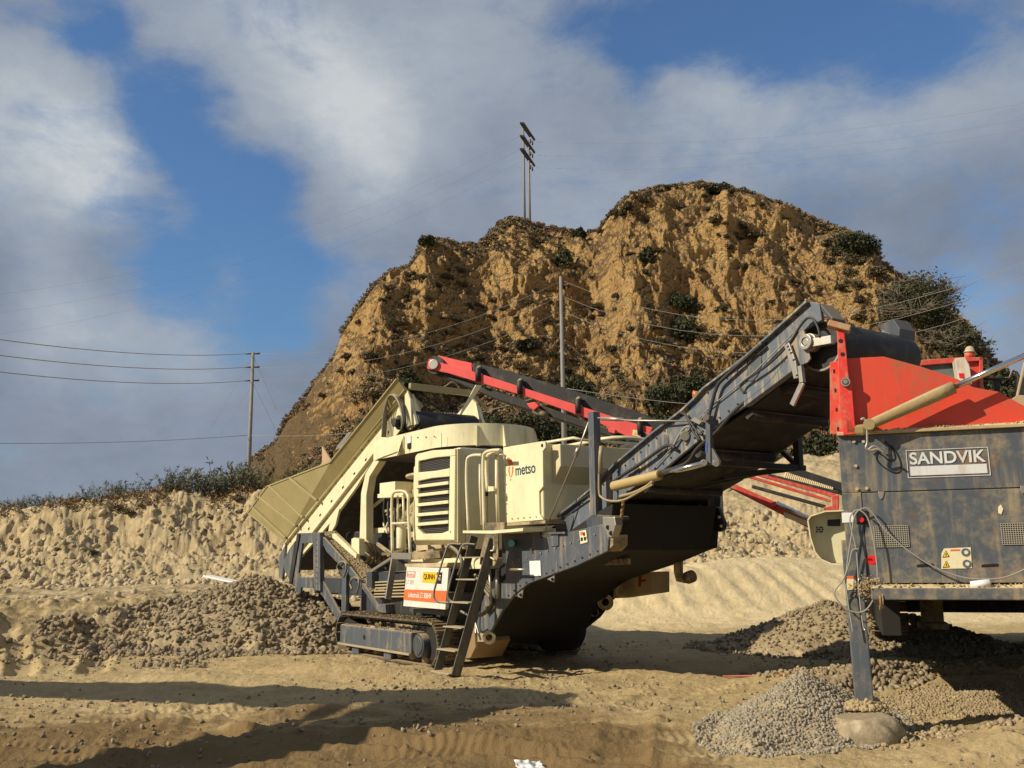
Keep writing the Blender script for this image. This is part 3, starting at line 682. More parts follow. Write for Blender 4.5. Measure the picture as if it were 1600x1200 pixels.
# ------------------------------------------------------------------ stones
def ico():
    t = (1+5**.5)/2; v = np.array([(-1, t, 0), (1, t, 0), (-1, -t, 0), (1, -t, 0), (0, -1, t), (0, 1, t), (0, -1, -t), (0, 1, -t), (t, 0, -1), (t, 0, 1), (-t, 0, -1), (-t, 0, 1)], float); v /= np.linalg.norm(v[0])
    f = np.array([(0, 11, 5), (0, 5, 1), (0, 1, 7), (0, 7, 10), (0, 10, 11), (1, 5, 9), (5, 11, 4), (11, 10, 2), (10, 7, 6), (7, 1, 8), (3, 9, 4), (3, 4, 2), (3, 2, 6), (3, 6, 8), (3, 8, 9), (4, 9, 5), (2, 4, 11), (6, 2, 10), (8, 6, 7), (9, 8, 1)])
    return v, f
IV, IF = ico()
ROCKS = [IV*np.random.default_rng(k).uniform(.7, 1.2, (12, 1))*np.random.default_rng(k+50).uniform([.8, .6, .45], [1.3, 1.0, .85]) for k in range(10)]
def _ang(V, k):
    r_ = np.random.default_rng(k+900)
    for _ in range(7):
        n = r_.normal(size=3); n /= np.linalg.norm(n); d = V@n; V = V-np.outer(np.maximum(0, d-r_.uniform(.32, .6)), n)
    return V
ROCKS = [_ang(v, i) for i, v in enumerate(ROCKS)]
def stones(pts, sizes, rng):
    Vs_ = []; Fs_ = []; n = 0
    for p, s in zip(pts, sizes):
        V = ROCKS[rng.integers(10)]; q = rng.normal(size=4); q /= np.linalg.norm(q); w_, x, y, z = q
        Rm = np.array([[1-2*(y*y+z*z), 2*(x*y-z*w_), 2*(x*z+y*w_)], [2*(x*y+z*w_), 1-2*(x*x+z*z), 2*(y*z-x*w_)], [2*(x*z-y*w_), 2*(y*z+x*w_), 1-2*(x*x+y*y)]])
        Vs_.append(V@Rm.T*s+p); Fs_.append(IF+n); n += 12
    return np.concatenate(Vs_), np.concatenate(Fs_)
def scatter(name, n, fn, smin, smax, mat, label, cat, pw=2.2, seed=1, sink=.25, kind='stuff'):
    rg = np.random.default_rng(seed); P = fn(n, rg); s = smin+(smax-smin)*rg.random(len(P))**pw
    z = ground_z(P[:, 0], P[:, 1])+s*sink; V, Fc = stones(np.column_stack([P, z]), s, rg)
    o = npmesh(name, V, Fc, mat); tag(o, label, cat, kind=kind); return o
def near_scatter(n, rg):
    y = 7.2+13*rg.random(n)**1.3; x = (rg.uniform(-60, 1700, n)-800)/1525*y
    k = fbm(x*.7, y*.9, 3, 140)+.10*rg.normal(size=n); return np.stack([x, y], -1)[k > .02]
scatter('loose_stones', 22000, near_scatter, .005, .05, COBBLE_M, 'loose small stones strewn over the yard soil', 'stones', 6)
def right_scatter(n, rg):
    x = rg.uniform(3.2, 7.5, n); y = rg.uniform(8.6, 14.5, n); k = fbm(x*.8, y*.8, 3, 150)+.1*rg.normal(size=n); return np.stack([x, y], -1)[k > -.06]
scatter('crushed_stones', 16000, right_scatter, .008, .06, FINES_M, 'crushed stone spread on the ground beneath the screening machine', 'stones', 3.5, 2)
def bank_scatter(n, rg):
    y = rg.uniform(34.5, 41.2, n); x = (rg.uniform(-60, 1400, n)-800)/1525*y; k = fbm(x*.5, y*.9, 3, 160)+.12*rg.normal(size=n); return np.stack([x, y], -1)[k > 0.0]
scatter('bank_rocks', 15000, bank_scatter, .02, .28, BANKROCK_M, 'pale broken rock lying all over the face of the bank', 'rocks', 5, 3, -.05)
def foot_scatter(n, rg):
    y = rg.uniform(24, 36, n); x = (rg.uniform(-60, 1350, n)-800)/1525*y; k = fbm(x*.4, y*.5, 3, 260)+.1*rg.normal(size=n); return np.stack([x, y], -1)[(k > .0) & (x < 1.5)]
scatter('foot_stones', 5000, foot_scatter, .02, .2, BANKROCK_M, 'stones scattered over the dirt below the bank', 'stones', 5, 8)
def ridge_scatter(n, rg):
    y = rg.uniform(16, 24, n); x = (rg.uniform(-40, 330, n)-800)/1525*y; k = fbm(x*.9, y*.9, 3, 170)+.08*rg.normal(size=n); return np.stack([x, y], -1)[k > .12]
scatter('ridge_stones', 4200, ridge_scatter, .02, .13, COBBLE_M, 'cobbles lying on the rutted soil ridges at the left', 'stones', 3, 4)
def heap(name, cx, cy, rx, ry, h, a, n, smin, smax, mat, label, seed, p=1.1, core=None, pw=2.0, spill=1.15):
    rg = np.random.default_rng(seed)
    M_ = 130; gxx, gyy = np.meshgrid(np.linspace(-1.15, 1.15, M_), np.linspace(-1.15, 1.15, M_)); c, s = math.cos(a), math.sin(a)
    X = cx+gxx*rx*c-gyy*ry*s; Y = cy+gxx*rx*s+gyy*ry*c
    def hh(x, y):
        u = ((x-cx)*c+(y-cy)*s)/rx; v = (-(x-cx)*s+(y-cy)*c)/ry; wob = 1+.5*fbm(x*1.6/min(rx, 2)*1.3, y*1.6/min(rx, 2)*1.3, 4, seed, .6); d = np.sqrt(u*u+v*v)*wob
        return h*np.clip(1-d, 0, 1)**p*np.where(d < .12, .93+.07*(1-0*d), 1)-.12*sst(.9, 1.1, d)
    gl = ground_z(X, Y, False); Zz = gl+hh(X, Y)+.05*h*fbm(X*4, Y*4, 3, seed+3)
    ix = np.arange(M_*M_).reshape(M_, M_); Fq = np.stack([ix[:-1, :-1], ix[:-1, 1:], ix[1:, 1:], ix[1:, :-1]], -1).reshape(-1, 4)
    t = empty(name, (0, 0, 0), 0, label, 'gravel pile'); npmesh('mound', np.stack([X, Y, Zz], -1).reshape(-1, 3), Fq, core or mat, True, parent=t)
    q = rg.random(n)**.62*spill; g_ = rg.uniform(0, 6.283, n); u = q*np.cos(g_)*rx; v = q*np.sin(g_)*ry; x = cx+u*c-v*s; y = cy+u*s+v*c
    sz = smin+(smax-smin)*rg.random(n)**pw; gg = ground_z(x, y, False); z = np.maximum(gg+hh(x, y), ground_z(x, y))+sz*.2
    V, Fc = stones(np.column_stack([x, y, z]), sz, rg); o = npmesh('stones', V, Fc, mat, parent=t); o['kind'] = 'stuff'
    return t
heap('gravel_pile', 2.86, 9.95, 1.36, .82, .52, .98, 19000, .008, .036, GRAVEL_M, 'pile of clean grey gravel in the right foreground beside the boulder', 21, 1.0, FINES_M, 2.2, 1.18)
heap('cobble_pile', -5.7, 21.6, 3.3, 2.5, 1.38, -.12, 17000, .016, .125, COBBLE_M, 'long heap of dusty cobbles behind the tail of the crusher', 22, .85, FINES_M, 3.6, 1.42)
heap('aggregate_pile', 5.0, 10.9, 1.0, .7, .12, .2, 5000, .010, .03, FINES_M, 'low mound of brown crushed stone lit by sun beneath the screening machine', 23, 1.0, FINES_M)
heap('rubble_pile', 4.4, 12.2, .7, .5, .16, .2, 1000, .02, .09, COBBLE_M, 'small heap of rough rubble right of the support leg', 24, .9, COBBLE_M)
heap('soil_heap', 5.9, 18.6, 2.4, 1.9, .85, .1, 7000, .012, .07, COBBLE_M, 'dark grey-brown heap standing in shade between the crusher and the support leg', 26, 1.0, FINES_M, 3)
heap('soil_heap', 7.3, 18.2, 1.9, 1.5, .6, .3, 4500, .012, .08, COBBLE_M, 'second, lower dark heap partly hidden behind the grey support leg', 27, 1.0, FINES_M, 3)
# boulder under the leg
def boulder(name, loc, sx, sy, sz, mat, label, seed):
    M_ = 60; u, v = np.meshgrid(np.linspace(0, 2*math.pi, M_), np.linspace(0, math.pi, M_//2)); X = np.sin(v)*np.cos(u); Y = np.sin(v)*np.sin(u); Zz = np.cos(v)
    d = 1+.45*fbm(X*1.5+5+Zz, Y*1.5+5, 4, seed, .6)+.22*(rdg(X*2.2+Zz*2+9, Y*2.2+9, 4, seed+4, .6)-.5); X, Y, Zz = X*d, Y*d, Zz*d; Zz = np.clip(Zz, -.7, .72+.1*X)
    ix = np.arange(X.size).reshape(X.shape); Fq = np.stack([ix[:-1, :-1], ix[1:, :-1], ix[1:, 1:], ix[:-1, 1:]], -1).reshape(-1, 4)
    o = npmesh(name, np.stack([X*sx, Y*sy, Zz*sz], -1).reshape(-1, 3), Fq, mat, True); o.location = loc; return tag(o, label, 'boulder')
BOULD = stone_mat('boulder_stone', (.36, .30, .20), (.24, .19, .125), (.44, .37, .26), 9)
boulder('boulder', (3.20, 9.20, .06), .33, .26, .26, BOULD, 'smooth sandy boulder propping the foot of the grey support leg', 3)
#@@SPLIT
# ------------------------------------------------------------------ tracked cone crusher
MO = gz(684, 1046); M = Frame(MO, math.atan2(-.83, .56))
cr_ = empty('tracked_crusher', MO, M.a, 'cream and dark grey tracked crusher with louvred engine cover in the middle of the yard', 'crusher')
def rnd_(k): return float(_h(np.array([k]), np.array([3]), 5)[0])
def plate(name, pts, y, th, mat, parent=cr_, bevel=.006, fr=M, label=None):
    return MB().prism(fr.ys(pts, y), (0, th, 0)).build(name, mat, parent, bevel, label)
def bars(name, lst, mat, parent=cr_, bevel=.005):
    mb = MB()
    for p, q, w_, h_ in lst: mb.bar(p, q, w_, h_)
    return mb.build(name, mat, parent, bevel)
def track(parent, y0, y1, x0, x1, rad=.35, zc=.36, fr=None, along='x'):
    """endless track: shoes round a stadium path; returns the part"""
    tr = MB(); path = []; Ls = x1-x0-2*rad; n1 = int(Ls/.17); 
    for i in range(n1): path.append((x0+rad+(i+.5)/n1*Ls, zc+rad, 0))
    na_ = int(math.pi*rad/.165)
    for i in range(na_): a = math.pi/2-(i+.5)/na_*math.pi; path.append((x1-rad+rad*math.cos(a), zc+rad*math.sin(a), a-math.pi/2))
    for i in range(n1): path.append((x1-rad-(i+.5)/n1*Ls, zc-rad, -math.pi))
    for i in range(na_): a = -math.pi/2-(i+.5)/na_*math.pi; path.append((x0+rad+rad*math.cos(a), zc+rad*math.sin(a), a-math.pi/2))
    for x, z, a in path:
        t = Vector((math.cos(a), 0, math.sin(a))); nrm = Vector((-math.sin(a), 0, math.cos(a))); c = Vector((x, 0, z)); sg = .012*math.sin(x*9)
        def q(u, y, h): p = c+t*u+nrm*h; return (p.x, y, p.z) if along == 'x' else (y, p.x, p.z)
        for (u0, u1, h0, h1, a0, a1) in ((-.083, .083, -.018, .012, y0, y1), (-.078, -.052, .012, .045, y0+.01, y1-.01), (-.012, .012, .012, .034, y0+.01, y1-.01), (.045, .068, .012, .034, y0+.01, y1-.01), (-.07, .07, -.07, -.018, (y0+y1)/2-.09, (y0+y1)/2+.09)):
            vs = [q(u0, a0, h0), q(u1, a0, h0), q(u1, a1, h0), q(u0, a1, h0), q(u0, a0, h1), q(u1, a0, h1), q(u1, a1, h1), q(u0, a1, h1)]
            tr.add(vs, [(0, 3, 2, 1), (4, 5, 6, 7), (0, 1, 5, 4), (1, 2, 6, 5), (2, 3, 7, 6), (3, 0, 4, 7)])
    t_ = tr.build('track', TRACKM, parent)
    rl = MB()
    def P(x, y, z): return (x, y, z) if along == 'x' else (y, x, z)
    ym = (y0+y1)/2
    rl.cyl(P(x1-rad, ym-.16, zc), P(x1-rad, ym+.16, zc), rad-.09, 26); rl.cyl(P(x0+rad, ym-.16, zc), P(x0+rad, ym+.16, zc), rad-.09, 26)
    rl.build('sprocket', DARK, t_)
    for k in range(7):
        xx = x0+rad+.25+k*(Ls-.5)/6; MB().cyl(P(xx, ym-.15, zc-rad+.12), P(xx, ym+.15, zc-rad+.12), .075, 14).build('roller', DIRTY, t_)
    return t_
for side, (y0, y1) in enumerate(((0, .5), (2.4, 2.9))):
    t_ = track(cr_, y0, y1, -3.95, -.02)
    yf = y0-.03 if side == 0 else y0+.06
    sk = MB(); sk.box(-3.70, -.86, yf, yf+.30, .17, .52); sk.build('track_frame', GREY, cr_, .03)
    lip = MB(); lip.box(-3.72, -.85, yf-.035, yf+.02, .15, .185); lip.build('skirt_lip', paint('lip_dust', (.3, .27, .2), .6, 0, .6), cr_, .004)
    if side == 0:
        MB().cyl((-2.62, yf-.004, .34), (-2.62, yf+.01, .34), .045, 18).build('access_hole', BLK, cr_)
        sh = MB()
        for xx in (-2.35, -1.6): sh.box(xx-.1, xx+.1, yf+.03, yf+.1, .515, .545)
        sh.build('bracket', DIRTY, cr_)
        for xx in (-3.05, -1.75): MB().box(xx-.14, xx+.14, yf+.02, yf+.06, .02, .17).build('roller_guard', GREY, cr_, .01)
        dr = MB().cyl((-.58, yf-.01, .33), (-.58, yf+.24, .33), .19, 28); dr.cyl((-.58, yf-.03, .33), (-.58, yf-.01, .33), .15, 28); dr.build('idler_hub', GREY_CLEAN, cr_, .01)
# chassis between the tracks
ch = MB(); ch.box(-4.2, .6, .62, 2.28, .55, 1.15); ch.box(-6.9, -3.9, .75, 2.15, 1.0, 1.35); ch.build('chassis', GREY_CLEAN, cr_, .02)
MB().box(-1.4, .9, .25, 2.6, 1.55, 1.72).build('engine_deck', CREAM, cr_, .01)
uc = MB(); uc.box(-3.2, -1.2, .75, 2.1, 1.1, 1.75); uc.box(-1.2, .9, .9, 2.3, 1.1, 1.6); uc.build('machinery_block', BLACK, cr_, .03)

# engine cover with louvres (outer face at y = .12)
eg = empty('engine_cover', (0, 0, 0)); eg.parent = cr_
ya = .12; x0, x1, z0, z1 = -1.24, .36, 1.96, 3.52
def face(pts, th=.08): return MB().prism([(a, ya, b) for a, b in pts], (0, th, 0))
body = MB(); body.prism([(x0+.02, ya+.07, z0+.1), (x1, ya+.07, z0), (x1, ya+.07, z1-.03), (x0+.35, ya+.07, z1-.05), (x0+.02, ya+.07, z1-.22)], (0, 2.1, 0)); body.build('housing', CREAM, eg, .03)
fr_ = MB()
def fq(ps, y=ya, th=.085): fr_.prism(M.ys(ps, y), (0, th, 0))
fq([(648.5, 713), (653.5, 720), (652.8, 829), (645, 844)]); fq([(648.5, 713), (652, 709), (675, 703.5), (711, 701.3), (711, 712), (703, 712.7), (680, 715), (653.5, 720.5)])
fq([(711, 712), (709.5, 843.7), (700.6, 832), (703, 712.7)]); fq([(645, 844), (652.8, 826), (661, 834), (690, 833), (700.6, 829), (709.5, 843.7)])
fq([(653.3, 738), (680, 735.5), (702.4, 731.4), (702.1, 744.5), (675, 747), (653.1, 751.6)])
fr_.build('bezel', CREAM, eg, .012)
MB().prism(M.ys([(651, 716), (705, 708), (703, 836), (650, 836)], ya+.05), (0, .03, 0)).build('grille', GRILLE, eg)
for lz, rz in ((760.8, 754.4), (774.3, 768.6), (789.2, 784.2), (804.7, 800.5), (819.6, 815.4)):
    a = M.y(652, lz, ya+.01); b = M.y(702, rz, ya+.01); MB().bar(a, b, .06, .052, (0, 0, 1)).build('louvre', CREAM, eg, .004)
for q_ in ((648, 839), (703.5, 831)): c = M.y(*q_, ya-.004); MB().cyl(c, c+Vector((0, .01, 0)), .014, 10).build('screw', BLK, eg)
lw = MB(); lw.prism([M.y(645, 844, ya), M.y(709.5, 843.7, ya), M.y(721, 850, ya+.10), M.y(650, 852, ya+.12)], (0, .05, 0)); lw.build('lower_sill', CREAM, eg, .01)
# side face towards the front right: panel seams, door
MB().box(x1-.005, x1+.02, ya+.12, ya+.95, z0-.1, z1-.10).build('side_door', paint('cover_shaded_side', (.70, .62, .38), .12, .05, .4), eg, .02)  # darkened cream: shade of the side turned from the sun is in the colour
MB().box(x1+.018, x1+.03, ya+.50, ya+.60, z0+.75, z0+1.25).build('door_latch', BLK, eg, .03)
MB().box(x1-.01, x1+.03, ya+.25, ya+1.1, z0-.35, z0-.12).build('tread_plate_guard', BLACK, eg)

# collar round the crusher mouth
cx_, cy_, rr_ = -1.05, 1.45, 1.0
pl = [(-3.35, cy_-rr_)]+[(cx_+rr_*math.sin(a), cy_-rr_*math.cos(a)) for a in np.linspace(0, math.pi, 44)]+[(-3.35, cy_+rr_)]
co = MB(); cvs = []
for a in pl: cvs += [(a[0], a[1], 3.62), (a[0], a[1], 4.0)]
co.add(cvs, [(2*i, 2*i+2, 2*i+3, 2*i+1) for i in range(len(pl)-1)], False)
clr = co.build('collar', CREAM, cr_); so_ = clr.modifiers.new('s', 'SOLIDIFY'); so_.thickness = .02
for a in (55, 82, 112, 140):
    t = math.radians(a); c = Vector((cx_+rr_*math.sin(t), cy_-rr_*math.cos(t), 0)); o_ = Vector((math.sin(t), -math.cos(t), 0))
    MB().prism([c+Vector((0, 0, 3.60)), c+o_*.11+Vector((0, 0, 3.60)), c+o_*.02+Vector((0, 0, 3.97)), c+Vector((0, 0, 3.97))], Vector((math.cos(t), math.sin(t), 0))*.02).build('gusset', CREAM, clr)
MB().prism([(-2.3, .44, 3.60), (-2.06, .30, 3.60), (-2.10, .44, 3.97)], (.02, 0, 0)).build('gusset', CREAM, clr)
MB().prism(M.ys([(585, 700), (605, 684), (630, 682), (630, 702), (600, 713), (588, 718)], .42), (0, .04, 0)).build('collar_cheek', CREAM, cr_, .006)
st_ = MB().box(-1.90, -1.78, .43, .445, 3.80, 3.93).build('sticker', WHITE, clr); MB().box(-1.90, -1.78, .426, .446, 3.70, 3.795).build('sticker', BLK, clr)
lid = MB().prism([(-3.3, cy_-rr_+.02, 3.64), (-1.05, cy_-rr_+.02, 3.64), (-.1, cy_, 3.64), (-1.05, cy_+rr_-.02, 3.64), (-3.3, cy_+rr_-.02, 3.64)], (0, 0, -.03)).build('collar_floor', BLACK, cr_)
# crusher body below
cb = MB(); cb.cyl((-1.75, 1.45, 1.15), (-1.75, 1.45, 2.1), .80, 36); cb.cyl((-1.75, 1.45, 2.1), (-1.75, 1.45, 2.2), .95, 36); cb.cyl((-1.75, 1.45, 2.2), (-1.75, 1.45, 2.75), .74, 36); cb.cyl((-1.75, 1.45, 2.75), (-1.75, 1.45, 3.2), .86, 36); cb.cyl((-1.75, 1.45, 3.2), (-1.75, 1.45, 3.25), 1.0, 36)
for k in range(24):
    a = 2*math.pi*k/24; cb.bar((-1.75+.86*math.cos(a), 1.45+.86*math.sin(a), 2.78), (-1.75+.86*math.cos(a), 1.45+.86*math.sin(a), 2.98), .04, .06, (math.cos(a), math.sin(a), 0))
cb.build('cone_crusher', paint('crusher_body', (.50, .42, .27), .45, .4, .6, rust=.6), cr_, .01)
MB().prism(M.ys([(593, 755), (617, 752), (617, 772), (593, 775)], .35), (0, .5, 0)).build('junction_box', CREAM, cr_, .012)
MB().prism(M.ys([(590, 772), (630, 770), (630, 776), (590, 778)], .33), (0, .5, 0)).build('box_shelf', CREAM, cr_)
pip = MB()
for k, (a, b) in enumerate((((601, 776), (604, 832)), ((607, 776), (612, 840)), ((618, 780), (622, 850)))): pip.tube([M.y(*a, .5+.1*k), M.y((a[0]+b[0])/2-3, (a[1]+b[1])/2, .5), M.y(*b, .55)], .022, 6, curve=5)
pip.build('oil_hose', HOSE, cr_)
# rail cage left of the engine cover
rc_ = MB(); yc = .02
rc_.tube(M.ys([(613, 866), (612, 800), (613, 775), (618, 768), (626, 767), (634, 769), (638, 778), (638, 800), (641, 866)], yc), .026, 8, curve=5)
rc_.tube(M.ys([(613, 818), (637, 817)], yc), .022); rc_.tube(M.ys([(621, 774), (622, 818)], yc+.1), .022); rc_.tube(M.ys([(630, 774), (631, 818)], yc+.1), .022)
rc_.build('rail_cage', CREAM, cr_)
MB().cyl(M.y(627, 824, .15), M.y(627, 857, .15), .085, 20).build('filter_canister', CREAM, cr_, .01)
bb = MB(); bb.prism(M.ys([(611, 864), (642, 864), (642, 874), (611, 874)], -.02), (0, .06, 0)); bb.bar(M.y(616, 873, .0), M.y(606, 936, -.12), .045, .11, (0, 1, 0)); bb.bar(M.y(612, 872, .05), M.y(578, 894, .25), .04, .05); bb.build('galvanised_bracket', STEEL, cr_, .004)
bx = MB(); bx.bar(M.y(642, 869, .02), M.y(690, 866, .25), .1, .12); bx.bar(M.y(590, 850, .5), M.y(612, 866, .3), .05, .06); bx.bar(M.y(650, 868, .6), M.y(715, 862, .6), .1, .16); bx.build('support_beam', DIRTY, cr_, .006)

# sign board
sb = empty('sign_board', (0, 0, 0)); sb.parent = cr_
yS = -.12
p0 = M.y(635.5, 886, yS); p1 = M.y(701, 887.5, yS); p2 = M.y(695.5, 952.5, yS); p3 = M.y(630, 947, yS)
MB().prism([p0, p1, p2, p3], (0, .04, 0)).build('board', SIGNW, sb, .004)
def onb(u, v, off=-.004): return p0.lerp(p1, u).lerp(p3.lerp(p2, u), v)+Vector((0, off, 0))
MB().prism([onb(-.001, .57), onb(1.001, .55), onb(1.001, .86), onb(-.001, .84)], (0, .003, 0)).build('orange_band', ORG, sb)
MB().prism([onb(.42, .11), onb(.75, .11), onb(.75, .39), onb(.42, .37)], (0, .003, 0)).build('yellow_panel', YEL, sb)
MB().prism([onb(.75, .11), onb(.87, .11), onb(.87, .39), onb(.75, .39)], (0, .003, 0)).build('black_panel', BLK, sb)
fl_ = MB()
for a, b in (((.03, .11), (.23, .11)), ((.03, .25), (.23, .25)), ((.03, .11), (.03, .25)), ((.23, .11), (.23, .25))): fl_.bar(onb(*a), onb(*b), .006, .008)
fl_.build('red_outline', plain('faded_red', (.75, .30, .22)), sb)
xv = (p1-p0); uv = (p0-p3)
wd = xv.length
def st(s, u, v, h, w_, mat, bold=.0, nm='lettering'): text(sb, s, onb(u, v, -.006), xv, (0, 0, 1), h*uv.length, w_*wd, mat, nm, bold, .001)
st('QUINN', .455, .315, .155, .26, BLK, .02); st('CAT', .76, .31, .13, .095, WHITE, .02)
st('metso', .045, .232, .085, .17, plain('pale_red', (.8, .42, .34)), .01); st('LT 302', .02, .43, .11, .20, plain('faint_grey', (.60, .60, .56)), 0); st('Lokotrack LT 300HP', .115, .76, .13, .56, WHITE, .012)
MB().prism(M.ys([(632, 881), (700, 879), (697, 886), (634, 886)], -.10), (0, .5, 0)).build('sign_top', paint('dusty_top', (.6, .5, .3), .6), cr_)
MB().prism(M.ys([(640, 950), (695, 955), (693, 962), (640, 956)], .05), (0, .4, 0)).build('sign_footing', GREY_CLEAN, cr_)

# header tank with the maker's name
tk = empty('tank', (0, 0, 0)); tk.parent = cr_
yT = .30
tp = M.ys([(786, 699), (846, 689.5), (852, 690), (852.5, 699), (848, 705), (848.5, 760), (842, 768), (843, 803), (849, 812), (790, 817)], yT)
MB().prism(tp, (0, .03, 0)).build('front_plate', CREAM, tk, .006)
bt = MB(); bt.prism([(1.55, yT+.03, 2.24), (2.46, yT+.03, 2.24), (2.46, yT+.03, 3.34), (1.52, yT+.03, 3.36)], (0, 1.75, 0)); bt.build('tank_body', paint('tank_shaded_side', (.66, .60, .38), .15, .08, .45), tk, .02)  # body and bulge in darkened cream, the right face's shade put into the colour
MB().prism([(2.455, yT+.2, 2.75), (2.66, yT+.2, 3.0), (2.66, yT+.2, 3.32), (2.455, yT+.2, 3.32)], (0, 1.5, 0)).build('tank_bulge', paint('tank_shaded_side2', (.62, .56, .36), .18, .08, .45), tk, .015)
ey = MB().cyl((2.50, yT-.006, 3.30), (2.50, yT+.02, 3.30), .025, 14).build('lifting_eye', BLK, tk)
a = M.y(805, 744, yT-.004); b_ = M.y(836, 738, yT-.004)
text(tk, 'metso', M.y(805.5, 743.5, yT-.003), (1, 0, .012), (0, 0, 1), .135, (b_-a).length, TEAL, 'lettering', .012)
c = M.y(797.5, 732, yT-.004)
def leaf(pts): return MB().prism([c+Vector((x*.01, 0, z*.01)) for x, z in pts], (0, .004, 0))
leaf([(-9, 17), (-4, 17), (2, 13), (6, 8), (7, 3), (1, 6), (-5, 4), (-6, 9)]).build('emblem', ORG, tk)
leaf([(7.5, 2), (7.5, -5), (4, -11), (0, -14), (3, -9), (4.5, -4), (4, 2), (5.5, 3)]).build('emblem', ORG, tk); leaf([(-5.5, 2), (-2, 4), (-2.5, -3), (-1, -13), (-3, -11), (-6, -4)]).build('emblem', ORG, tk); leaf([(-1, -16), (1, -15), (.5, -19), (-1, -18.5)]).build('emblem', ORG, tk)
tr_ = MB(); zz = 3.40
tr_.tube([(1.6, .7, 3.3), (1.6, .7, zz), (1.65, .75, zz+.03), (2.6, .8, zz+.03), (2.65, .9, zz), (2.65, 2.0, zz)], .022, 6); tr_.tube([(1.6, 1.8, 3.3), (1.6, 1.8, zz+.03), (1.6, .75, zz+.03)], .02, 6); tr_.tube([(2.0, 1.1, zz-.02), (2.9, 1.3, zz+.03), (3.1, 1.9, zz)], .03, 6, curve=4)
tr_.build('top_rail', CREAM, tk)
# further housing right of the tank
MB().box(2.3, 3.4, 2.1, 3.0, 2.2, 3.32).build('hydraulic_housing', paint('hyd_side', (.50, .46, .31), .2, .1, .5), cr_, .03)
MB().box(2.2, 3.9, 2.0, 3.05, 3.32, 3.42).build('cooler_top', BLACK, cr_, .01)

# handrails and ladder platform
hr = MB(); yh = .02
hr.tube(M.ys([(732, 829), (729, 760), (729.5, 722), (733, 714), (741, 711), (753, 711)], yh), .024, 8, curve=4)
hr.tube(M.ys([(753, 820), (750, 760), (750, 725)], yh+.15), .02, 8)
hr.tube(M.ys([(757, 828), (755, 760), (755, 718), (758, 708), (767, 704), (782, 703)], yh), .026, 8, curve=4)
hr.tube(M.ys([(762, 768), (760, 735), (761, 716), (766, 709), (776, 707)], yh+.1), .03, 8, curve=4)
hr.tube(M.ys([(778, 817), (776, 760), (776, 704)], yh+.15), .026, 8); hr.tube(M.ys([(776, 711), (787, 711)], yh+.15), .02, 6)
hr.build('handrail', CREAM, cr_)
MB().prism(M.ys([(762, 760), (771, 760), (771, 767), (762, 768)], .08), (0, .03, 0)).build('latch_plate', CREAM, cr_)
pf = MB(); pf.prism(M.ys([(723, 829), (770, 829), (817, 825), (817, 830), (770, 834), (723, 833)], -.03), (0, .55, 0)); pf.build('platform', CREAM, cr_, .004)
MB().prism(M.ys([(758, 817), (788, 816), (788, 829), (758, 829)], .0), (0, .05, 0)).build('toe_plate', DIRTY, cr_, .004)
MB().prism(M.ys([(787, 817), (852, 813), (852, 818), (789, 822)], .28), (0, .6, 0)).build('tank_shelf', DIRTY, cr_, .004)
hp = MB(); hp.prism(M.ys([(758, 834), (778, 834), (778, 870), (772, 884), (749, 882), (751, 866)], -.02), (0, .02, 0)); hp.build('hinge_plate', DIRTY, cr_, .004)
hh_ = MB(); hh_.tube(M.ys([(763, 861), (771, 860), (772, 853)], -.05), .014, 6); hh_.tube(M.ys([(759, 873), (767, 871), (773, 875)], -.05), .014, 6); hh_.build('latch_handle', CREAM, cr_)
ld = empty('ladder', (0, 0, 0)); ld.parent = cr_
def lad(px, py): # ladder leans out: y from -.55 at the ground to 0 at the deck
    t = (py-850)/205.0; return M.y(px, py, -.02-.50*t)
L0, L1 = lad(741, 838), lad(684, 1049); R0_, R1_ = lad(771, 842), lad(712, 1056)
MB().bar(L0, L1, .13, .02, (1, 0, 0)).build('stringer', LADM, ld, .003); MB().bar(R0_, R1_, .15, .02, (1, 0, 0)).build('stringer', LADM, ld, .003)
for k, t in enumerate((.145, .31, .48, .66, .825, .985)):
    a = L0.lerp(L1, t); b_ = R0_.lerp(R1_, t); md = (a+b_)/2; hw = (b_-a).length/2-.01
    MB().box(md.x-hw, md.x+hw, md.y-.13, md.y+.08, md.z-.018, md.z).build('tread', paint('tread_%d' % k, (.35, .31, .22), .5, .1, .6), ld, .003)
for dx in (0, 1):
    A_ = lambda px, py, o=0: lad(px+dx*22, py)+Vector((0, -o, 0))
    MB().tube([A_(722, 851), A_(713, 851, .12), A_(709, 868, .17), A_(699, 905, .18), A_(692, 930, .16), A_(694, 940, .1), A_(703, 942)], .016, 8, curve=5).build('grab_rail', paint('rail%d' % dx, (.12, .13, .13), .2), ld)
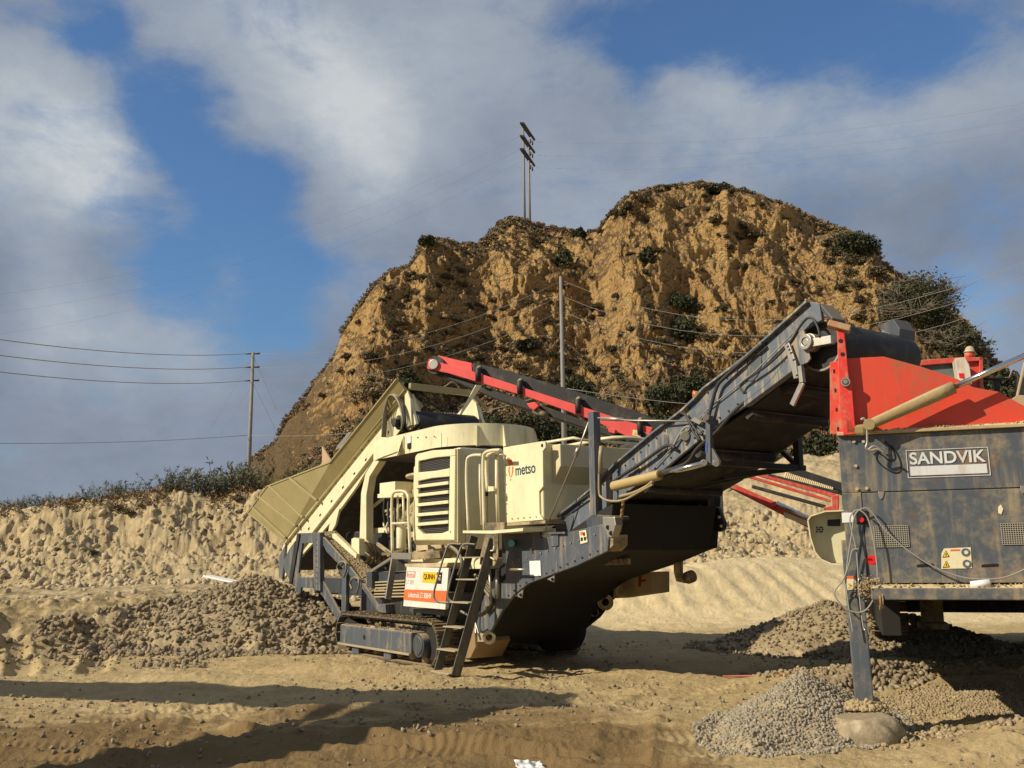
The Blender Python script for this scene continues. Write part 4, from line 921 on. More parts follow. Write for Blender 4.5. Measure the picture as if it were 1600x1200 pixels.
# grey chassis side plate (y = .35)
sp = [(783, 833), (800, 829), (842, 827), (845, 841), (858, 839), (872, 836), (900, 829), (941, 819), (951, 842), (949, 861), (900, 884), (862, 898), (825, 912), (803, 929), (785, 953), (766, 987), (742, 1014), (738, 1000), (748, 960), (757, 930), (790, 905), (790, 862)]
plate('chassis_side_plate', sp, .35, .05, GREY)
plate('reinforcing_plate', [(795, 830), (840, 828), (844, 834), (844, 868), (838, 874), (795, 886)], .345, .02, GREY)
MB().ring(M.y(833, 861, .33), M.y(833, 861, .346), .05, .035).build('inspection_ring', GREY, cr_)
plate('paper_notice', [(827, 876.5), (844, 876), (845, 900), (828, 900)], .338, .006, WHITE)
sk_ = MB().prism(M.ys([(905, 830), (915.5, 828), (918, 847), (907, 850)], .338), (0, .005, 0)).build('warning_sticker', STICK, cr_)
for (a, b, c2, mt) in ((906.5, 831, 5, ORG), (907, 840, 4, BLK), (912, 839, 4, BLK), (911, 832, 3, BLK)): MB().prism(M.ys([(a, b), (a+c2*.8, b-.5), (a+c2*.8+.5, b+5), (a+.5, b+5.5)], .334), (0, .004, 0)).build('pictogram', mt, sk_)
for (a, b) in ((833, 902), (0, 0)):
    if a: plate('reinforcing_strip', [(862, 882), (870, 879), (872, 893), (864, 896)], .343, .02, GREY)
lg = [(860, 891), (866, 889), (866, 899), (862, 901)]
for pp in ([(854, 905), (866, 899), (865, 910)], [(804, 931), (817, 921), (815, 935)]):
    lo_ = plate('lashing_eye', pp, .36, .02, STEEL); MB().cyl(M.y(sum(a for a, b in pp)/3+1.5, sum(b for a, b in pp)/3+.5, .345), M.y(sum(a for a, b in pp)/3+1.5, sum(b for a, b in pp)/3+.5, .39), .022, 12).build('eye_hole', BLK, lo_)
ts = MB(); ts.ring(M.y(764, 996, .2), M.y(764, 996, .24), .10, .05); ts.bar(M.y(748, 996, .22), M.y(760, 996, .22), .04, .12); ts.build('towing_eye', DIRTY, cr_)
sl_ = MB(); sl_.prism(M.ys([(736, 968), (741, 982), (747, 1003), (735, 1028), (722, 1030), (726, 990)], .30), (0, .6, 0)); sl_.build('wheel_guard', paint('brown_guard', (.26, .17, .08), .3, .1, .6), cr_, .01)
gp = MB(); gp.tube(M.ys([(796, 890), (820, 890)], .2), .02, 6); gp.tube(M.ys([(743, 974), (745, 1014)], -.1), .02, 6); gp.tube(M.ys([(720, 955), (740, 968), (751, 1000)], -.1), .018, 6, curve=4); gp.build('grease_pipe', STEEL, cr_)
hs = MB()
for k in range(6): hs.tube(M.ys([(742+4*k, 898+2*k), (752+4*k, 915), (768+2*k, 940-2*k), (757+3*k, 957)], .28+.05*k), .024, 7, curve=6)
hs.tube(M.ys([(700, 852), (714, 862), (722, 880), (716, 900)], .1), .03, 8, curve=6); hs.tube(M.ys([(745, 940), (746, 960), (757, 958), (762, 945)], .05), .03, 8, curve=6); hs.build('hydraulic_hose', paint('dusty_hose', (.10, .09, .07), .4), cr_)
pipv = MB(); pipv.tube(M.ys([(765, 890), (767, 940)], .25), .022, 8); pipv.tube(M.ys([(777, 890), (777, 935)], .3), .03, 8); pipv.build('valve_pipes', STEEL, cr_)
tc_ = MB().cyl(M.y(799, 849, .20), M.y(799, 849, .34), .055, 8).build('teal_cap', TEALP, cr_, .006)
MB().box(1.25, 1.75, .40, .8, 1.62, 2.12).build('valve_block', BLACK, cr_, .02)
mp_ = MB(); mp_.prism(M.ys([(858, 836), (872, 834), (872, 852), (868, 854), (860, 853)], .33), (0, .03, 0)); mp_.prism(M.ys([(857, 832), (882, 831), (882, 834), (857, 835)], .3), (0, .2, 0)); mp_.build('step_bracket', GREY, cr_, .003)

# dark belly below the discharge conveyor
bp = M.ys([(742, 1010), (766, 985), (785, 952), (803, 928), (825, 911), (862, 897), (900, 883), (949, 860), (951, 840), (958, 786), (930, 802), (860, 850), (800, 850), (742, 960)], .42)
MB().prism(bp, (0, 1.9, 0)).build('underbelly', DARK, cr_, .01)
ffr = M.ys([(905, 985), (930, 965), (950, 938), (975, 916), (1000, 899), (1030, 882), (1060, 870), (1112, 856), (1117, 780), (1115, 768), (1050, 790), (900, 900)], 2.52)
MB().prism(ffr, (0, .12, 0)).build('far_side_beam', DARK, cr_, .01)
plate('end_bracket', [(1112, 790), (1122, 793), (1131, 815), (1131, 826), (1124, 831), (1112, 829)], 2.52, .06, BLACK)
for a, b in ((1124, 808), (1127, 822)): MB().cyl(M.y(a, b, 2.50), M.y(a, b, 2.6), .022, 12).build('pin_hole', STEEL, cr_)
MB().bar(M.y(1106, 730, 2.45), M.y(1106, 800, 2.45), .14, .14, (0, 1, 0)).build('drop_post', BLACK, cr_, .01)
dk = MB(); dk.tube([M.y(1060, 868, 2.3), M.y(1060, 893, 2.3), M.y(1062, 903, 2.3), M.y(1070, 904, 2.3), M.y(1078, 901, 2.3)], .07, 12); dk.cyl(M.y(1074, 903, 2.3), M.y(1082, 900, 2.3), .09, 14); dk.build('hanging_pipe', DIRTY, cr_)
tb_ = MB(); tb_.prism(M.ys([(958, 912), (1020, 893), (1020, 926), (958, 935)], 2.4), (0, .35, 0)); tb_o = tb_.build('tool_box', paint('tan_box', (.34, .26, .15), .3), cr_, .01)
mk = MB(); mk.prism(M.ys([(998, 897), (1002, 896), (1001, 916), (997, 917)], 2.39), (0, .006, 0)); mk.prism(M.ys([(1001, 907), (1009, 905), (1009, 908), (1001, 910)], 2.39), (0, .006, 0)); mk.build('red_mark', plain('red_mark', (.25, .02, .01)), tb_o)
MB().ring(M.y(946, 941, 2.3), M.y(946, 941, 2.45), .13, .06).build('chain_wheel', DIRTY, cr_)
wh_ = MB(); wh_.ring(M.y(929, 957, 2.3), M.y(929, 957, 2.34), .07, .05, 16); MB().ring(M.y(971, 924, 2.2), M.y(971, 924, 2.26), .09, .06, 16).build('chain_loop', DIRTY, cr_); wh_.build('chain_loop', DIRTY, cr_)
MB().cyl((-.1, 2.2, .55), (-.1, 2.75, .55), .42, 30).build('drive_drum', DARK, cr_, .02)

# ribs and rollers under the belly
for k in range(7):
    c = M.y(905+k*11, 878-k*.5, .9); MB().box(c.x-.05, c.x+.05, c.y, c.y+.12, c.z-.06, c.z+.02).build('guide_block', DIRTY, cr_, .004)
for k in range(5):
    c = M.y(1010+k*22, 815-k*9, 2.42); MB().cyl(c, c+Vector((0, .09, 0)), .05+.01*(k % 2), 12).build('pulley', DIRTY, cr_, .004)
# discharge conveyor
dc = empty('discharge_conveyor', (0, 0, 0)); dc.parent = cr_
yN, yF = .65, 2.22
topl = [(866, 811), (900, 785), (926, 763), (960, 727), (1020, 677), (1067, 641), (1085, 624), (1100, 607), (1135, 581), (1167, 557), (1200, 527), (1262, 471), (1280, 474)]
botl = [(1284, 500), (1256, 516), (1250, 545), (1262, 562), (1237, 578), (1200, 607), (1162, 636), (1132, 655), (1110, 673), (1070, 706), (1035, 735), (1000, 757), (962, 781), (930, 805), (895, 834), (870, 845)]
prof = M.ys(topl+botl, yN)
MB().prism(prof, (0, .05, 0)).build('side_frame', GREY_CONV, dc, .006)
MB().prism([p+Vector((0, yF-yN, 0)) for p in prof], (0, .05, 0)).build('side_frame', GREY_CONV, dc, .006)
def cv(lst, y, dz=0): return [M.y(a, b, y)+Vector((0, 0, dz)) for a, b in lst]
fl2 = MB(); tt = cv(topl[:-1], yN-.03)
for a, b in zip(tt[:-1], tt[1:]): fl2.bar(a+Vector((0, .02, .0)), b+Vector((0, .02, 0)), .10, .025)
fl2.build('top_flange', GREY_CONV, dc)
bt_ = MB(); bb_ = cv([(866, 850), (895, 838), (930, 809), (962, 785), (1000, 761), (1035, 739), (1070, 709), (1110, 676), (1162, 640), (1237, 582), (1258, 566)], yN+.08)
uw = Vector((0, yF-yN-.12, 0)); nlist = []
for i, a in enumerate(bb_): nlist += [a+Vector((0, 0, -.03+.0*i)), a+uw+Vector((0, 0, -.03))]
bt_.add(nlist, [(2*i, 2*i+1, 2*i+3, 2*i+2) for i in range(len(bb_)-1)]); n_ = len(bt_.v)
bt_.add([Vector(p)+Vector((-.05, 0, .28)) for p in nlist], [(2*i, 2*i+2, 2*i+3, 2*i+1) for i in range(len(bb_)-1)])
bo = bt_.build('belt', RUB, dc); s_ = bo.modifiers.new('s', 'SOLIDIFY'); s_.thickness = .02
for (a, b) in ((1010, 757), (1090, 700), (1170, 640), (1225, 598), (950, 800)):
    c = M.y(a, b, yN+.1)+Vector((0, 0, -.06)); MB().cyl(c, c+Vector((0, 1.35, 0)), .06, 14).build('return_roller', BLACK, dc)
cs = MB()
for (a, b) in ((1000, 745), (1105, 662), (1185, 600)):
    c = M.y(a, b, yN+.05); cs.bar(c, c+Vector((0, 1.52, 0)), .08, .1)
cs.build('cross_member', GREY_CLEAN, dc)
hd = M.y(1283, 541, yN+.1)
HR = .275
dm = MB(); dm.cyl(hd, hd+Vector((0, 1.42, 0)), HR, 40); dm.build('head_drum', RUB, dc, .02)
dr2 = MB(); dr2.ring(hd+Vector((0, -.02, 0)), hd+Vector((0, .02, 0)), HR, HR-.02, 36); dr2.build('drum_rim', STEEL, dc)
MB().cyl(hd+Vector((0, -.005, 0)), hd+Vector((0, .001, 0)), HR-.03, 32).build('drum_cheek', BLACK, dc)
# bearing on the near side frame
bc = M.y(1263, 535, yN-.06); be = MB(); be.ring(bc+Vector((0, -.06, 0)), bc, .085, .045, 24); be.cyl(bc, bc+Vector((0, .1, 0)), .10, 24); be.cyl(bc+Vector((0, -.05, 0)), bc, .04, 16); be.bar(bc+Vector((.0, .0, -.02)), bc+Vector((.28, .05, -.02)), .08, .09)
be.build('bearing', STEEL, dc, .005)
pc = MB(); pc.prism(M.ys([(1240, 520), (1256, 516), (1266, 560), (1262, 566), (1244, 574), (1228, 548)], yN-.06), (0, .03, 0)); pc.build('bearing_plate', GREY_CONV, dc, .004)
ad = MB(); ad.prism(M.ys([(1225, 540), (1232, 535), (1243, 565), (1247, 590), (1240, 592), (1236, 575)], yN-.12), (0, .03, 0)); ad.build('scraper_arm', STEEL, dc, .004)
sh_ = MB()
for a, b in ((1229, 541), (1231.5, 546), (1234, 551), (1238, 562), (1243, 586)): sh_.prism(M.ys([(a, b), (a+3, b-1.5), (a+3.5, b+.6), (a+.6, b+2)], yN-.125), (0, .006, 0))
sh_.build('slot', BLK, dc)
sr = MB(); sr.bar(M.y(1251, 572, yN-.12), M.y(1254, 598, yN-.12), .05, .05, (0, 1, 0)); sr.bar(M.y(1254, 598, yN-.12), M.y(1238, 633, yN-.12), .06, .03, (0, 1, 0)); sr.build('scraper_rod', STEEL, dc, .003)
fb = M.y(1282, 474, yN); hd_ = MB(); hd_.prism([fb, fb+Vector((.12, 0, -.07)), fb+Vector((.22, 0, -.2)), fb+Vector((.10, 0, -.16)), fb+Vector((0, 0, -.12))], (0, 1.6, 0)); 
hdo = MB(); hdo.prism(M.ys([(1262, 471), (1281, 474), (1301, 497), (1300, 502), (1278, 480), (1262, 486)], yN+.02), (0, .22, 0)); hdo.build('hood', GREY_CLEAN, dc, .004)
hf = MB(); hf.prism([p+Vector((0, 1.3, 0)) for p in M.ys([(1255, 487), (1281, 474), (1291, 490), (1290, 510), (1278, 500)], yN+.02)], (0, .3, 0)); hf.build('hood', GREY_CLEAN, dc, .004)
# beam along the lower edge of the upper section, near face in front of the frame
lb = MB(); lb.prism(M.ys([(1162, 619), (1228, 563), (1236, 560), (1240, 578), (1162, 636)], yN-.09), (0, .10, 0)); lb.build('lower_beam', GREY_CONV, dc, .008)
for a, b in ((1178, 575), (1035, 697), (990, 741), (888, 818)):
    c = M.y(a, b, yN-.012); vs = [c+Vector((.13*math.cos(t)*.9, 0, .13*math.sin(t)+.07*math.cos(t))) for t in np.linspace(0, 2*math.pi, 20)[:-1]]; MB().prism(vs, (0, .02, 0)).build('round_cover', GREY, dc, .004)
ca = MB(); cabs = [[(962, 785), (990, 765), (1020, 742), (1070, 725), (1090, 700), (1120, 674), (1150, 640), (1200, 600), (1228, 565)], [(1106, 660), (1110, 640), (1120, 605), (1132, 590), (1165, 560), (1192, 536)], [(1055, 700), (1040, 697), (1000, 725), (965, 748), (955, 760)], [(1163, 615), (1158, 600), (1200, 570), (1232, 538), (1250, 510), (1262, 497), (1272, 500), (1279, 515), (1281, 527)], [(866, 811), (905, 783), (925, 770)], [(1064, 645), (1072, 650), (1080, 668), (1092, 690)], [(1068, 643), (1090, 675), (1098, 678)]]
for k, q in enumerate(cabs): ca.tube(cv(q, yN-.07), .022 if k < 3 else .014, 6, curve=6)
ca.build('cable', HOSE, dc)
ca = MB(); ca.tube(cv([(942, 812), (1010, 744), (1105, 640), (1180, 580), (1240, 520)], yN-.03), .008, 5); ca.tube(cv([(1050, 700), (1070, 668), (1090, 672), (1100, 690)], yN-.05), .014, 6, curve=5); ca.build('thin_cable', HOSEG, dc)
bp_ = MB(); bp_.prism(M.ys([(1102, 650), (1109, 649), (1110, 725), (1103, 726)], yN-.12), (0, .06, 0)); bp_.prism(M.ys([(1112, 700), (1124, 722), (1122, 727), (1112, 727)], yN-.12), (0, .04, 0)); bp_.build('hinge_post', GREY, dc, .004)
for a, b in ((1103, 652), (1100, 723), (1119, 724)): MB().cyl(M.y(a, b, yN-.2), M.y(a, b, yN-.05), .04, 14).build('hinge_pin', STEEL, dc, .004)
MB().cyl(M.y(1070, 681, yN-.06), M.y(1070, 681, yN), .06, 18).build('pivot_boss', STEEL, dc, .004)
hb = MB(); p = M.y(1106, 722, yN); hb.bar(p, p+Vector((0, 1.75, 0)), .07, .07); q = p+Vector((0, 1.65, 0)); q2 = q+Vector((0, 0, .42)); hb.bar(q, q2, .09, .09, (1, 0, 0)); hb.bar(q, p+Vector((-.6, .9, -.1)), .07, .07); hb.bar(q, q+Vector((-.45, 0, .42)), .06, .06); hb.bar(q+Vector((0, 0, .05)), M.y(1050, 770, 1.4), .06, .06)
hb.build('fold_frame', BLACK, dc, .005)
# orange lamp and blue stickers
MB().tube(M.ys([(1087, 621), (1088, 611)], yN), .045, 12).build('orange_lamp', plain('lamp_orange', (.6, .18, .05), .3), dc)
MB().prism(M.ys([(1081, 634), (1086, 629), (1087, 633), (1082, 638)], yN-.006), (0, .006, 0)).build('blue_sticker', plain('blue', (.03, .10, .35)), dc)
MB().prism(M.ys([(1102, 692), (1105, 692), (1105, 707), (1102, 707)], yN-.126), (0, .006, 0)).build('blue_sticker', plain('blue2', (.03, .10, .35)), dc)
MB().prism(M.ys([(995, 729), (1000, 726), (1002, 732), (997, 735)], yN-.006), (0, .006, 0)).build('yellow_tag', YEL, dc)
# mast, tension rods, lifting cylinder
mst = MB(); mst.bar(M.y(932, 806, .45), M.y(928, 644, .45), .12, .12, (0, 1, 0)); mst.build('mast', GREY, cr_, .006)
tr2 = MB(); tr2.tube([M.y(847, 838, .32), M.y(905, 700, .42), M.y(921, 656, .42)], .012, 6); tr2.cyl(M.y(899, 712, .42), M.y(904, 700, .42), .03, 8); tr2.build('tension_rod', STEEL, cr_)
tr2 = MB(); tr2.tube([M.y(934, 653, .42), M.y(985, 657, .5), M.y(1085, 658, .6)], .012, 6); tr2.cyl(M.y(940, 654, .42), M.y(975, 655.5, .5), .025, 8); tr2.prism(M.ys([(1078, 656), (1086, 652), (1096, 659), (1092, 663)], .56), (0, .06, 0)); tr2.build('tension_rod', STEEL, cr_)
cyl_ = empty('lifting_cylinder', (0, 0, 0)); cyl_.parent = cr_
MB().cyl(M.y(958, 760, .45), M.y(1031, 742, .5), .065, 18).build('barrel', paint('yellow_mud_barrel', (.45, .34, .14), .3, .2, .6), cyl_, .01)
MB().cyl(M.y(1030, 742, .5), M.y(1100, 724, .52), .036, 14).build('piston_rod', CHROME, cyl_)
eb = MB(); eb.prism(M.ys([(941, 807), (960, 808), (962, 820), (956, 840), (942, 840)], .36), (0, .12, 0)); eb.build('end_box', STEEL, cr_, .01)
for a, b in ((950, 824), (955, 833)): MB().cyl(M.y(a, b, .35), M.y(a, b, .37), .03, 12).build('pin', BLK, cr_)
eb = MB(); eb.prism(M.ys([(915, 812), (925, 804), (960, 806), (962, 812), (942, 814), (941, 822), (918, 828)], .40), (0, .25, 0)); eb.build('mast_foot', GREY_CLEAN, cr_, .01)
plate('dark_wedge', [(941, 842), (950, 842), (958, 835), (958, 852), (948, 862)], .38, .25, DIRTY)
chn = MB()
for k in range(13):
    a = M.y(974-k*.45, 783+k*3.9, .5); chn.ring(a+Vector((0, -.012, 0)) if k % 2 else a+Vector((-.012, 0, 0)), a+Vector((0, .012, 0)) if k % 2 else a+Vector((.012, 0, 0)), .022, .012, 10)
chn.build('chain', CHAINM, cr_)
mh = MB(); mh.tube(M.ys([(937, 705), (936, 765), (941, 778), (955, 783), (975, 781), (1000, 768), (1020, 757)], .38), .016, 7, curve=6); mh.tube(M.ys([(940, 697), (938, 715), (938, 740)], .38), .03, 8); mh.tube(M.ys([(1020, 752), (1010, 760), (990, 770), (968, 776)], .38), .02, 7, curve=5); mh.build('hydraulic_line', paint('tan_hose', (.30, .24, .13), .4), cr_)

# feed conveyor at the rear
fc = empty('feed_conveyor', (0, 0, 0)); fc.parent = cr_
rail = [(442, 853), (470, 812), (530, 737), (600, 652), (631, 612), (640, 622), (650, 662), (640, 672), (628, 668), (608, 695), (587, 712), (556, 762), (520, 812), (486, 852), (468, 872), (440, 908), (436, 880)]
rp = M.ys(rail, .65)
MB().prism(rp, (0, .06, 0)).build('side_rail', CREAM, fc, .006); MB().prism([p+Vector((0, 1.5, 0)) for p in rp], (0, .06, 0)).build('side_rail', CREAM, fc, .006)
ch_ = MB(); 
for dz, w_ in ((0, .03),): 
    for a, b in (((446, 850), (632, 614)), ((470, 858), (600, 690))): ch_.bar(M.y(*a, .62), M.y(*b, .62), .09, .022)
ch_.build('rail_flange', CREAM, fc)
ho = MB()
for k in range(9):
    a, b = 481+k*17.8, 826-k*21.6; ho.prism(M.ys([(a, b), (a+2.4, b-2.6), (a+2.4, b+.6), (a, b+3)], .644), (0, .004, 0))
ho.build('rail_holes', BLK, fc)
bl = MB(); lo2 = M.ys([(450, 890), (486, 848), (556, 760), (608, 690), (636, 668)], .7); n2l = []
for a in lo2: n2l += [a, a+Vector((0, 1.42, 0))]
bl.add(n2l, [(2*i, 2*i+1, 2*i+3, 2*i+2) for i in range(4)]); bl.add([p+Vector((-.02, 0, .3)) for p in n2l], [(2*i, 2*i+1, 2*i+3, 2*i+2) for i in range(4)])
o_ = bl.build('belt', RUB, fc); o_.modifiers.new('s', 'SOLIDIFY').thickness = .02
fdr = M.y(643, 666, .72); MB().cyl(fdr, fdr+Vector((0, 1.36, 0)), .30, 40).build('head_drum', RUB, fc, .03)
MB().prism(M.ys([(632, 612), (636, 610), (641, 625), (643, 664), (634, 668)], .60), (0, .03, 0)).build('drum_guard', CREAM, fc, .005)
far = MB(); q = fdr+Vector((0, 1.42, 0)); far.prism([q+Vector((-.15, 0, -.3)), q+Vector((.1, 0, -.35)), q+Vector((.15, 0, .15)), q+Vector((-.02, 0, .38)), q+Vector((-.15, 0, .2))], (0, .05, 0)); far.build('drum_guard', CREAM, fc, .005)
df = MB(); q = fdr+Vector((.05, 1.0, .28)); df.prism([q, q+Vector((0, .05, 0)), q+Vector((.05, .5, .62)), q+Vector((.05, .36, .62))], (.03, 0, 0)); df.build('deflector_flap', CREAM, fc, .004)
sw = MB(); sw.prism([fdr+Vector((.18, .02, .08)), fdr+Vector((.2, .22, -.02)), fdr+Vector((.02, .02, .62)), fdr+Vector((-.03, -.02, .58))], (.02, 0, 0)); sw.build('deflector_flap', CREAM, fc, .004)
# wings of the hopper (flared)
def quad(name, ps, th, mat, par, bev=.004):
    n = (ps[1]-ps[0]).cross(ps[2]-ps[0]).normalized()*th
    return MB().prism(ps, n).build(name, mat, par, bev)
h0 = M.y(445, 846, .58); h1 = M.y(530, 740, .58); w0 = M.y(388, 801, .22); w1 = M.y(418, 760, .18); w2 = M.y(517, 722, .40)
wing = MB(); wing.add([h0, h1, w2, w1, w0], [(0, 1, 2), (0, 2, 3), (0, 3, 4)]); wo = wing.build('hopper_wing', OLIVE, fc); wo.modifiers.new('s', 'SOLIDIFY').thickness = .012
rb = MB()
for a, b in (((397, 793), (448, 840)), ((408, 777), (464, 821)), ((423, 759), (475, 808)), ((455, 747), (497, 781))):
    pa = M.y(*a, .20); pb = M.y(*b, .55); rb.bar(pa+Vector((0, -.03, 0)), pb+Vector((0, -.03, 0)), .05, .05)
rb.build('rib', OLIVE, wo)
lp = MB()
for a, b in ((w0, w1), (w1, w2), (w0, h0)): lp.bar(a, b, .05, .03)
lp.build('wing_lip', OLIVE, wo)
u0_ = M.y(621, 592, .42); u1_ = M.y(634, 610, .58)
uw_ = MB(); uw_.add([w2+Vector((.01, 0, 0)), h1, u1_, u0_], [(0, 1, 2), (0, 2, 3)]); uwo = uw_.build('upper_wing', OLIVE, fc); uwo.modifiers.new('s', 'SOLIDIFY').thickness = .012
lp = MB(); lp.bar(w2, u0_, .06, .025); lp.bar(M.y(527, 738, .56), M.y(632, 608, .56), .03, .05); lp.build('wing_lip', OLIVE, uwo)
ep = MB(); e0 = u0_; ep.add([e0, e0+Vector((.03, .55, -.48)), u1_+Vector((.0, .25, -.42)), u1_], [(0, 1, 2, 3)]); ep.build('end_plate', OLIVE, fc).modifiers.new('s', 'SOLIDIFY').thickness = .012
# far side wing and cross bar
fw_ = MB(); o2 = Vector((0, 1.55, 0)); f0 = h0+o2; f1 = h1+o2; fw_.add([f0, f1, M.y(528, 722, 2.4), M.y(505, 722, 2.45), M.y(450, 775, 2.5)], [(0, 1, 2), (0, 2, 3), (0, 3, 4)]); fw_.build('hopper_wing', OLIVE, fc).modifiers.new('s', 'SOLIDIFY').thickness = .012
cbx = MB(); q0 = u0_+Vector((.02, .25, -.12)); cbx.bar(q0, q0+Vector((0, 1.35, -.02)), .09, .12); cbx.bar(q0+Vector((0, 1.35, 0)), q0+Vector((.1, 1.7, -.35)), .07, .07); cbx.tube([q0+Vector((0, .75, .05)), q0+Vector((0, .95, .17)), q0+Vector((0, 1.1, .06))], .012, 6, curve=5); cbx.build('cross_bar', OLIVE, fc, .005)
fd = MB(); fd.prism(M.ys([(524, 703), (527, 696), (545, 675), (548, 677), (532, 700)], 2.6), (0, .05, 0)); fd.build('far_light', STEEL, fc, .004)
fe = MB(); fe.prism(M.ys([(503, 697), (517, 720), (503, 726)], 2.0), (0, .04, 0)); fe.build('end_gate', paint('tan_gate', (.5, .33, .2), .3), fc, .004)
lh = MB()
for k in range(6):
    lh.tube(M.ys([(597+k*1.2, 683), (599+k*1.5, 650-k), (606+k*2, 622-k*1.5), (615+k*2, 618-k), (624+k*1.5, 632), (629+k, 655), (627, 672)], .45+.04*k), .02, 7, curve=6)
lh.build('hose_loop', paint('grey_hose', (.20, .19, .16), .2), fc)
mo = MB(); c = M.y(622, 660, .5); mo.cyl(c, c+Vector((0, .15, 0)), .14, 20); mo.cyl(c+Vector((0, -.1, 0)), c, .09, 16); mo.build('drive_motor', BLACK, fc, .01)
# cream column and braces below the feed conveyor
cm = MB(); cm.prism(M.ys([(588, 712), (600, 703), (607, 706), (594, 718), (577, 745), (572, 775), (572, 862), (561, 862), (564, 770), (571, 740)], .55), (0, .16, 0)); cm.build('column', CREAM, cr_, .008)
cm2 = MB(); cm2.bar(M.y(568, 830, .7), M.y(610, 828, .9), .06, .1); cm2.build('brace', CREAM, cr_, .006)
cm2 = MB(); cm2.bar(M.y(572, 800, .7), M.y(600, 778, 1.0), .05, .06); cm2.build('brace', CREAM, cr_, .006)
cm2 = MB(); cm2.bar(M.y(600, 818, .6), M.y(606, 832, .5), .05, .05); cm2.build('brace', CREAM, cr_, .006)
cm2 = MB(); cm2.prism(M.ys([(515, 818), (525, 802), (530, 795), (524, 820), (510, 845)], .62), (0, .05, 0)); cm2.build('brace', CREAM, cr_, .006)
cm2 = MB(); cm2.bar(M.y(600, 832, .55), M.y(607, 815, .5), .03, .03); cm2.build('brace', CREAM, cr_, .006)
cm3 = MB()
cm3.prism(M.ys([(519, 834), (523, 833), (557, 866), (556, 873), (519, 840)], .24), (0, .08, 0)); cm3.prism(M.ys([(549, 842), (553, 840), (561, 842), (561, 868), (549, 862)], .3), (0, .12, 0)); cm3.build('cream_bar', CREAM, cr_, .006)
ib = MB(); ib.box(-5.8, -2.6, 1.0, 2.0, 1.3, 2.3); ib.box(-4.0, -2.3, 1.9, 2.3, 1.3, 3.2); ib.build('inner_machinery', BLACK, cr_, .02)
kb = MB()
for k in range(6): a = M.y(565+k*8, 858+2*k, .7); kb.bar(a, a+Vector((.3, .3, -.35+.1*k)), .05, .05)
for k in range(5): kb.tube(M.ys([(566+k*7, 852), (574+k*6, 846+k*4), (580+k*7, 868), (570+k*9, 880)], .55+.1*k), .03, 6, curve=4)
kb.build('pipework', DIRTY, cr_)
# front left support frame (dark)
G_ = GREY_CLEAN; yq = .22
lf = empty('support_frame', (0, 0, 0)); lf.parent = cr_
def seg2(ps, y, th, nm='frame_plate', mt=None): return MB().prism(M.ys(ps, y), (0, th, 0)).build(nm, mt or GREY, lf, .006)
seg2([(464, 833), (489, 832.5), (489, 848), (472, 849), (466, 895), (468, 902), (489, 902), (489, 919), (470, 918), (469, 930), (462, 929), (462, 918), (454, 912)], yq, .05)
seg2([(489, 832), (500, 832), (500, 923), (490, 922)], yq-.06, .10, 'bolted_post')
bo_ = MB()
for k in range(9): 
    c = M.y(494.5, 843+k*8.6, yq-.07); bo_.cyl(c, c+Vector((0, .012, 0)), .014, 8)
bo_.build('bolts', BLK, lf)
seg2([(500, 834), (539, 877), (575, 923), (590, 946), (602, 946), (602, 955), (589, 954), (563, 915), (536, 889), (510, 862), (505, 852), (502, 860), (502, 900), (506, 912), (530, 957), (534, 956), (534, 970), (527, 970), (500, 925)], yq, .05)
seg2([(539, 880), (545, 887), (541, 900), (540, 955), (533, 957), (534, 895)], yq, .08, 'inner_post')
seg2([(592, 944), (602, 944), (603, 958), (590, 956)], yq-.05, .2, 'foot_block')
bs = MB(); bs.prism(M.ys([(451, 912), (464, 834), (468, 834), (455, 913)], yq-.03), (0, .02, 0)); bs.build('hose_channel', BLACK, lf)
ck = MB(); ck.prism(M.ys([(441, 880), (452, 858), (461, 845), (452, 905), (446, 895)], .45), (0, .05, 0)); ck.prism(M.ys([(436, 870), (446, 850), (441, 905), (436, 903)], .60), (0, .04, 0)); ck.build('tail_cheek', GREY, lf, .004)
# dirt-covered shelf sloping down behind the frame
a0 = M.y(495, 832, yq+.02); a1 = M.y(578, 925, yq+.02); w_ = Vector((0, .42, .04))
shf = MB(); shf.prism([a0, a1, a1+w_, a0+w_], (0, 0, -.05)); shf.build('shelf', GREY_CLEAN, lf)
rg = np.random.default_rng(4); gq = []
for i in range(1500): t, v = rg.random(), rg.random(); q = a0.lerp(a1, t)+w_*v; gq.append((q.x, q.y, q.z))
V, Fc = stones(np.array(gq), .008+.03*rg.random(1500)**2.5, rg); do_ = npmesh('debris', V, Fc, FINES_M, parent=lf); do_['kind'] = 'stuff'
bx3 = MB(); bx3.prism(M.ys([(573, 894), (581, 893), (581, 919), (573, 917)], .12), (0, .3, 0)); bx3.prism(M.ys([(581, 893), (606, 893), (606, 918), (581, 919)], .25), (0, .3, 0)); bx3.build('tool_locker', GREY_CLEAN, lf, .005)
pl3 = MB()
for k in range(6): pl3.bar(M.y(586, 910+k*4.5, .2), M.y(634, 907+k*5.0, .3), .05, .025)
pl3.build('grating', paint('tan_grating', (.42, .34, .2), .5), cr_, .003)
bc_ = MB(); bc_.box(-2.6, -1.2, .35, .9, .75, 1.5); bc_.build('inner_box', BLACK, cr_, .02)
lp2 = MB()
for px, py in ((535, 890), (555, 915)):
    lp2.tube(M.ys([(px-5, py+6), (px-8, py-4), (px-2, py-12), (px+5, py-10), (px+6, py), (px+2, py+12)], yq-.05), .02, 7, curve=6)
lp2.build('hose_loop', paint('mud_hose', (.14, .13, .11), .3), lf)
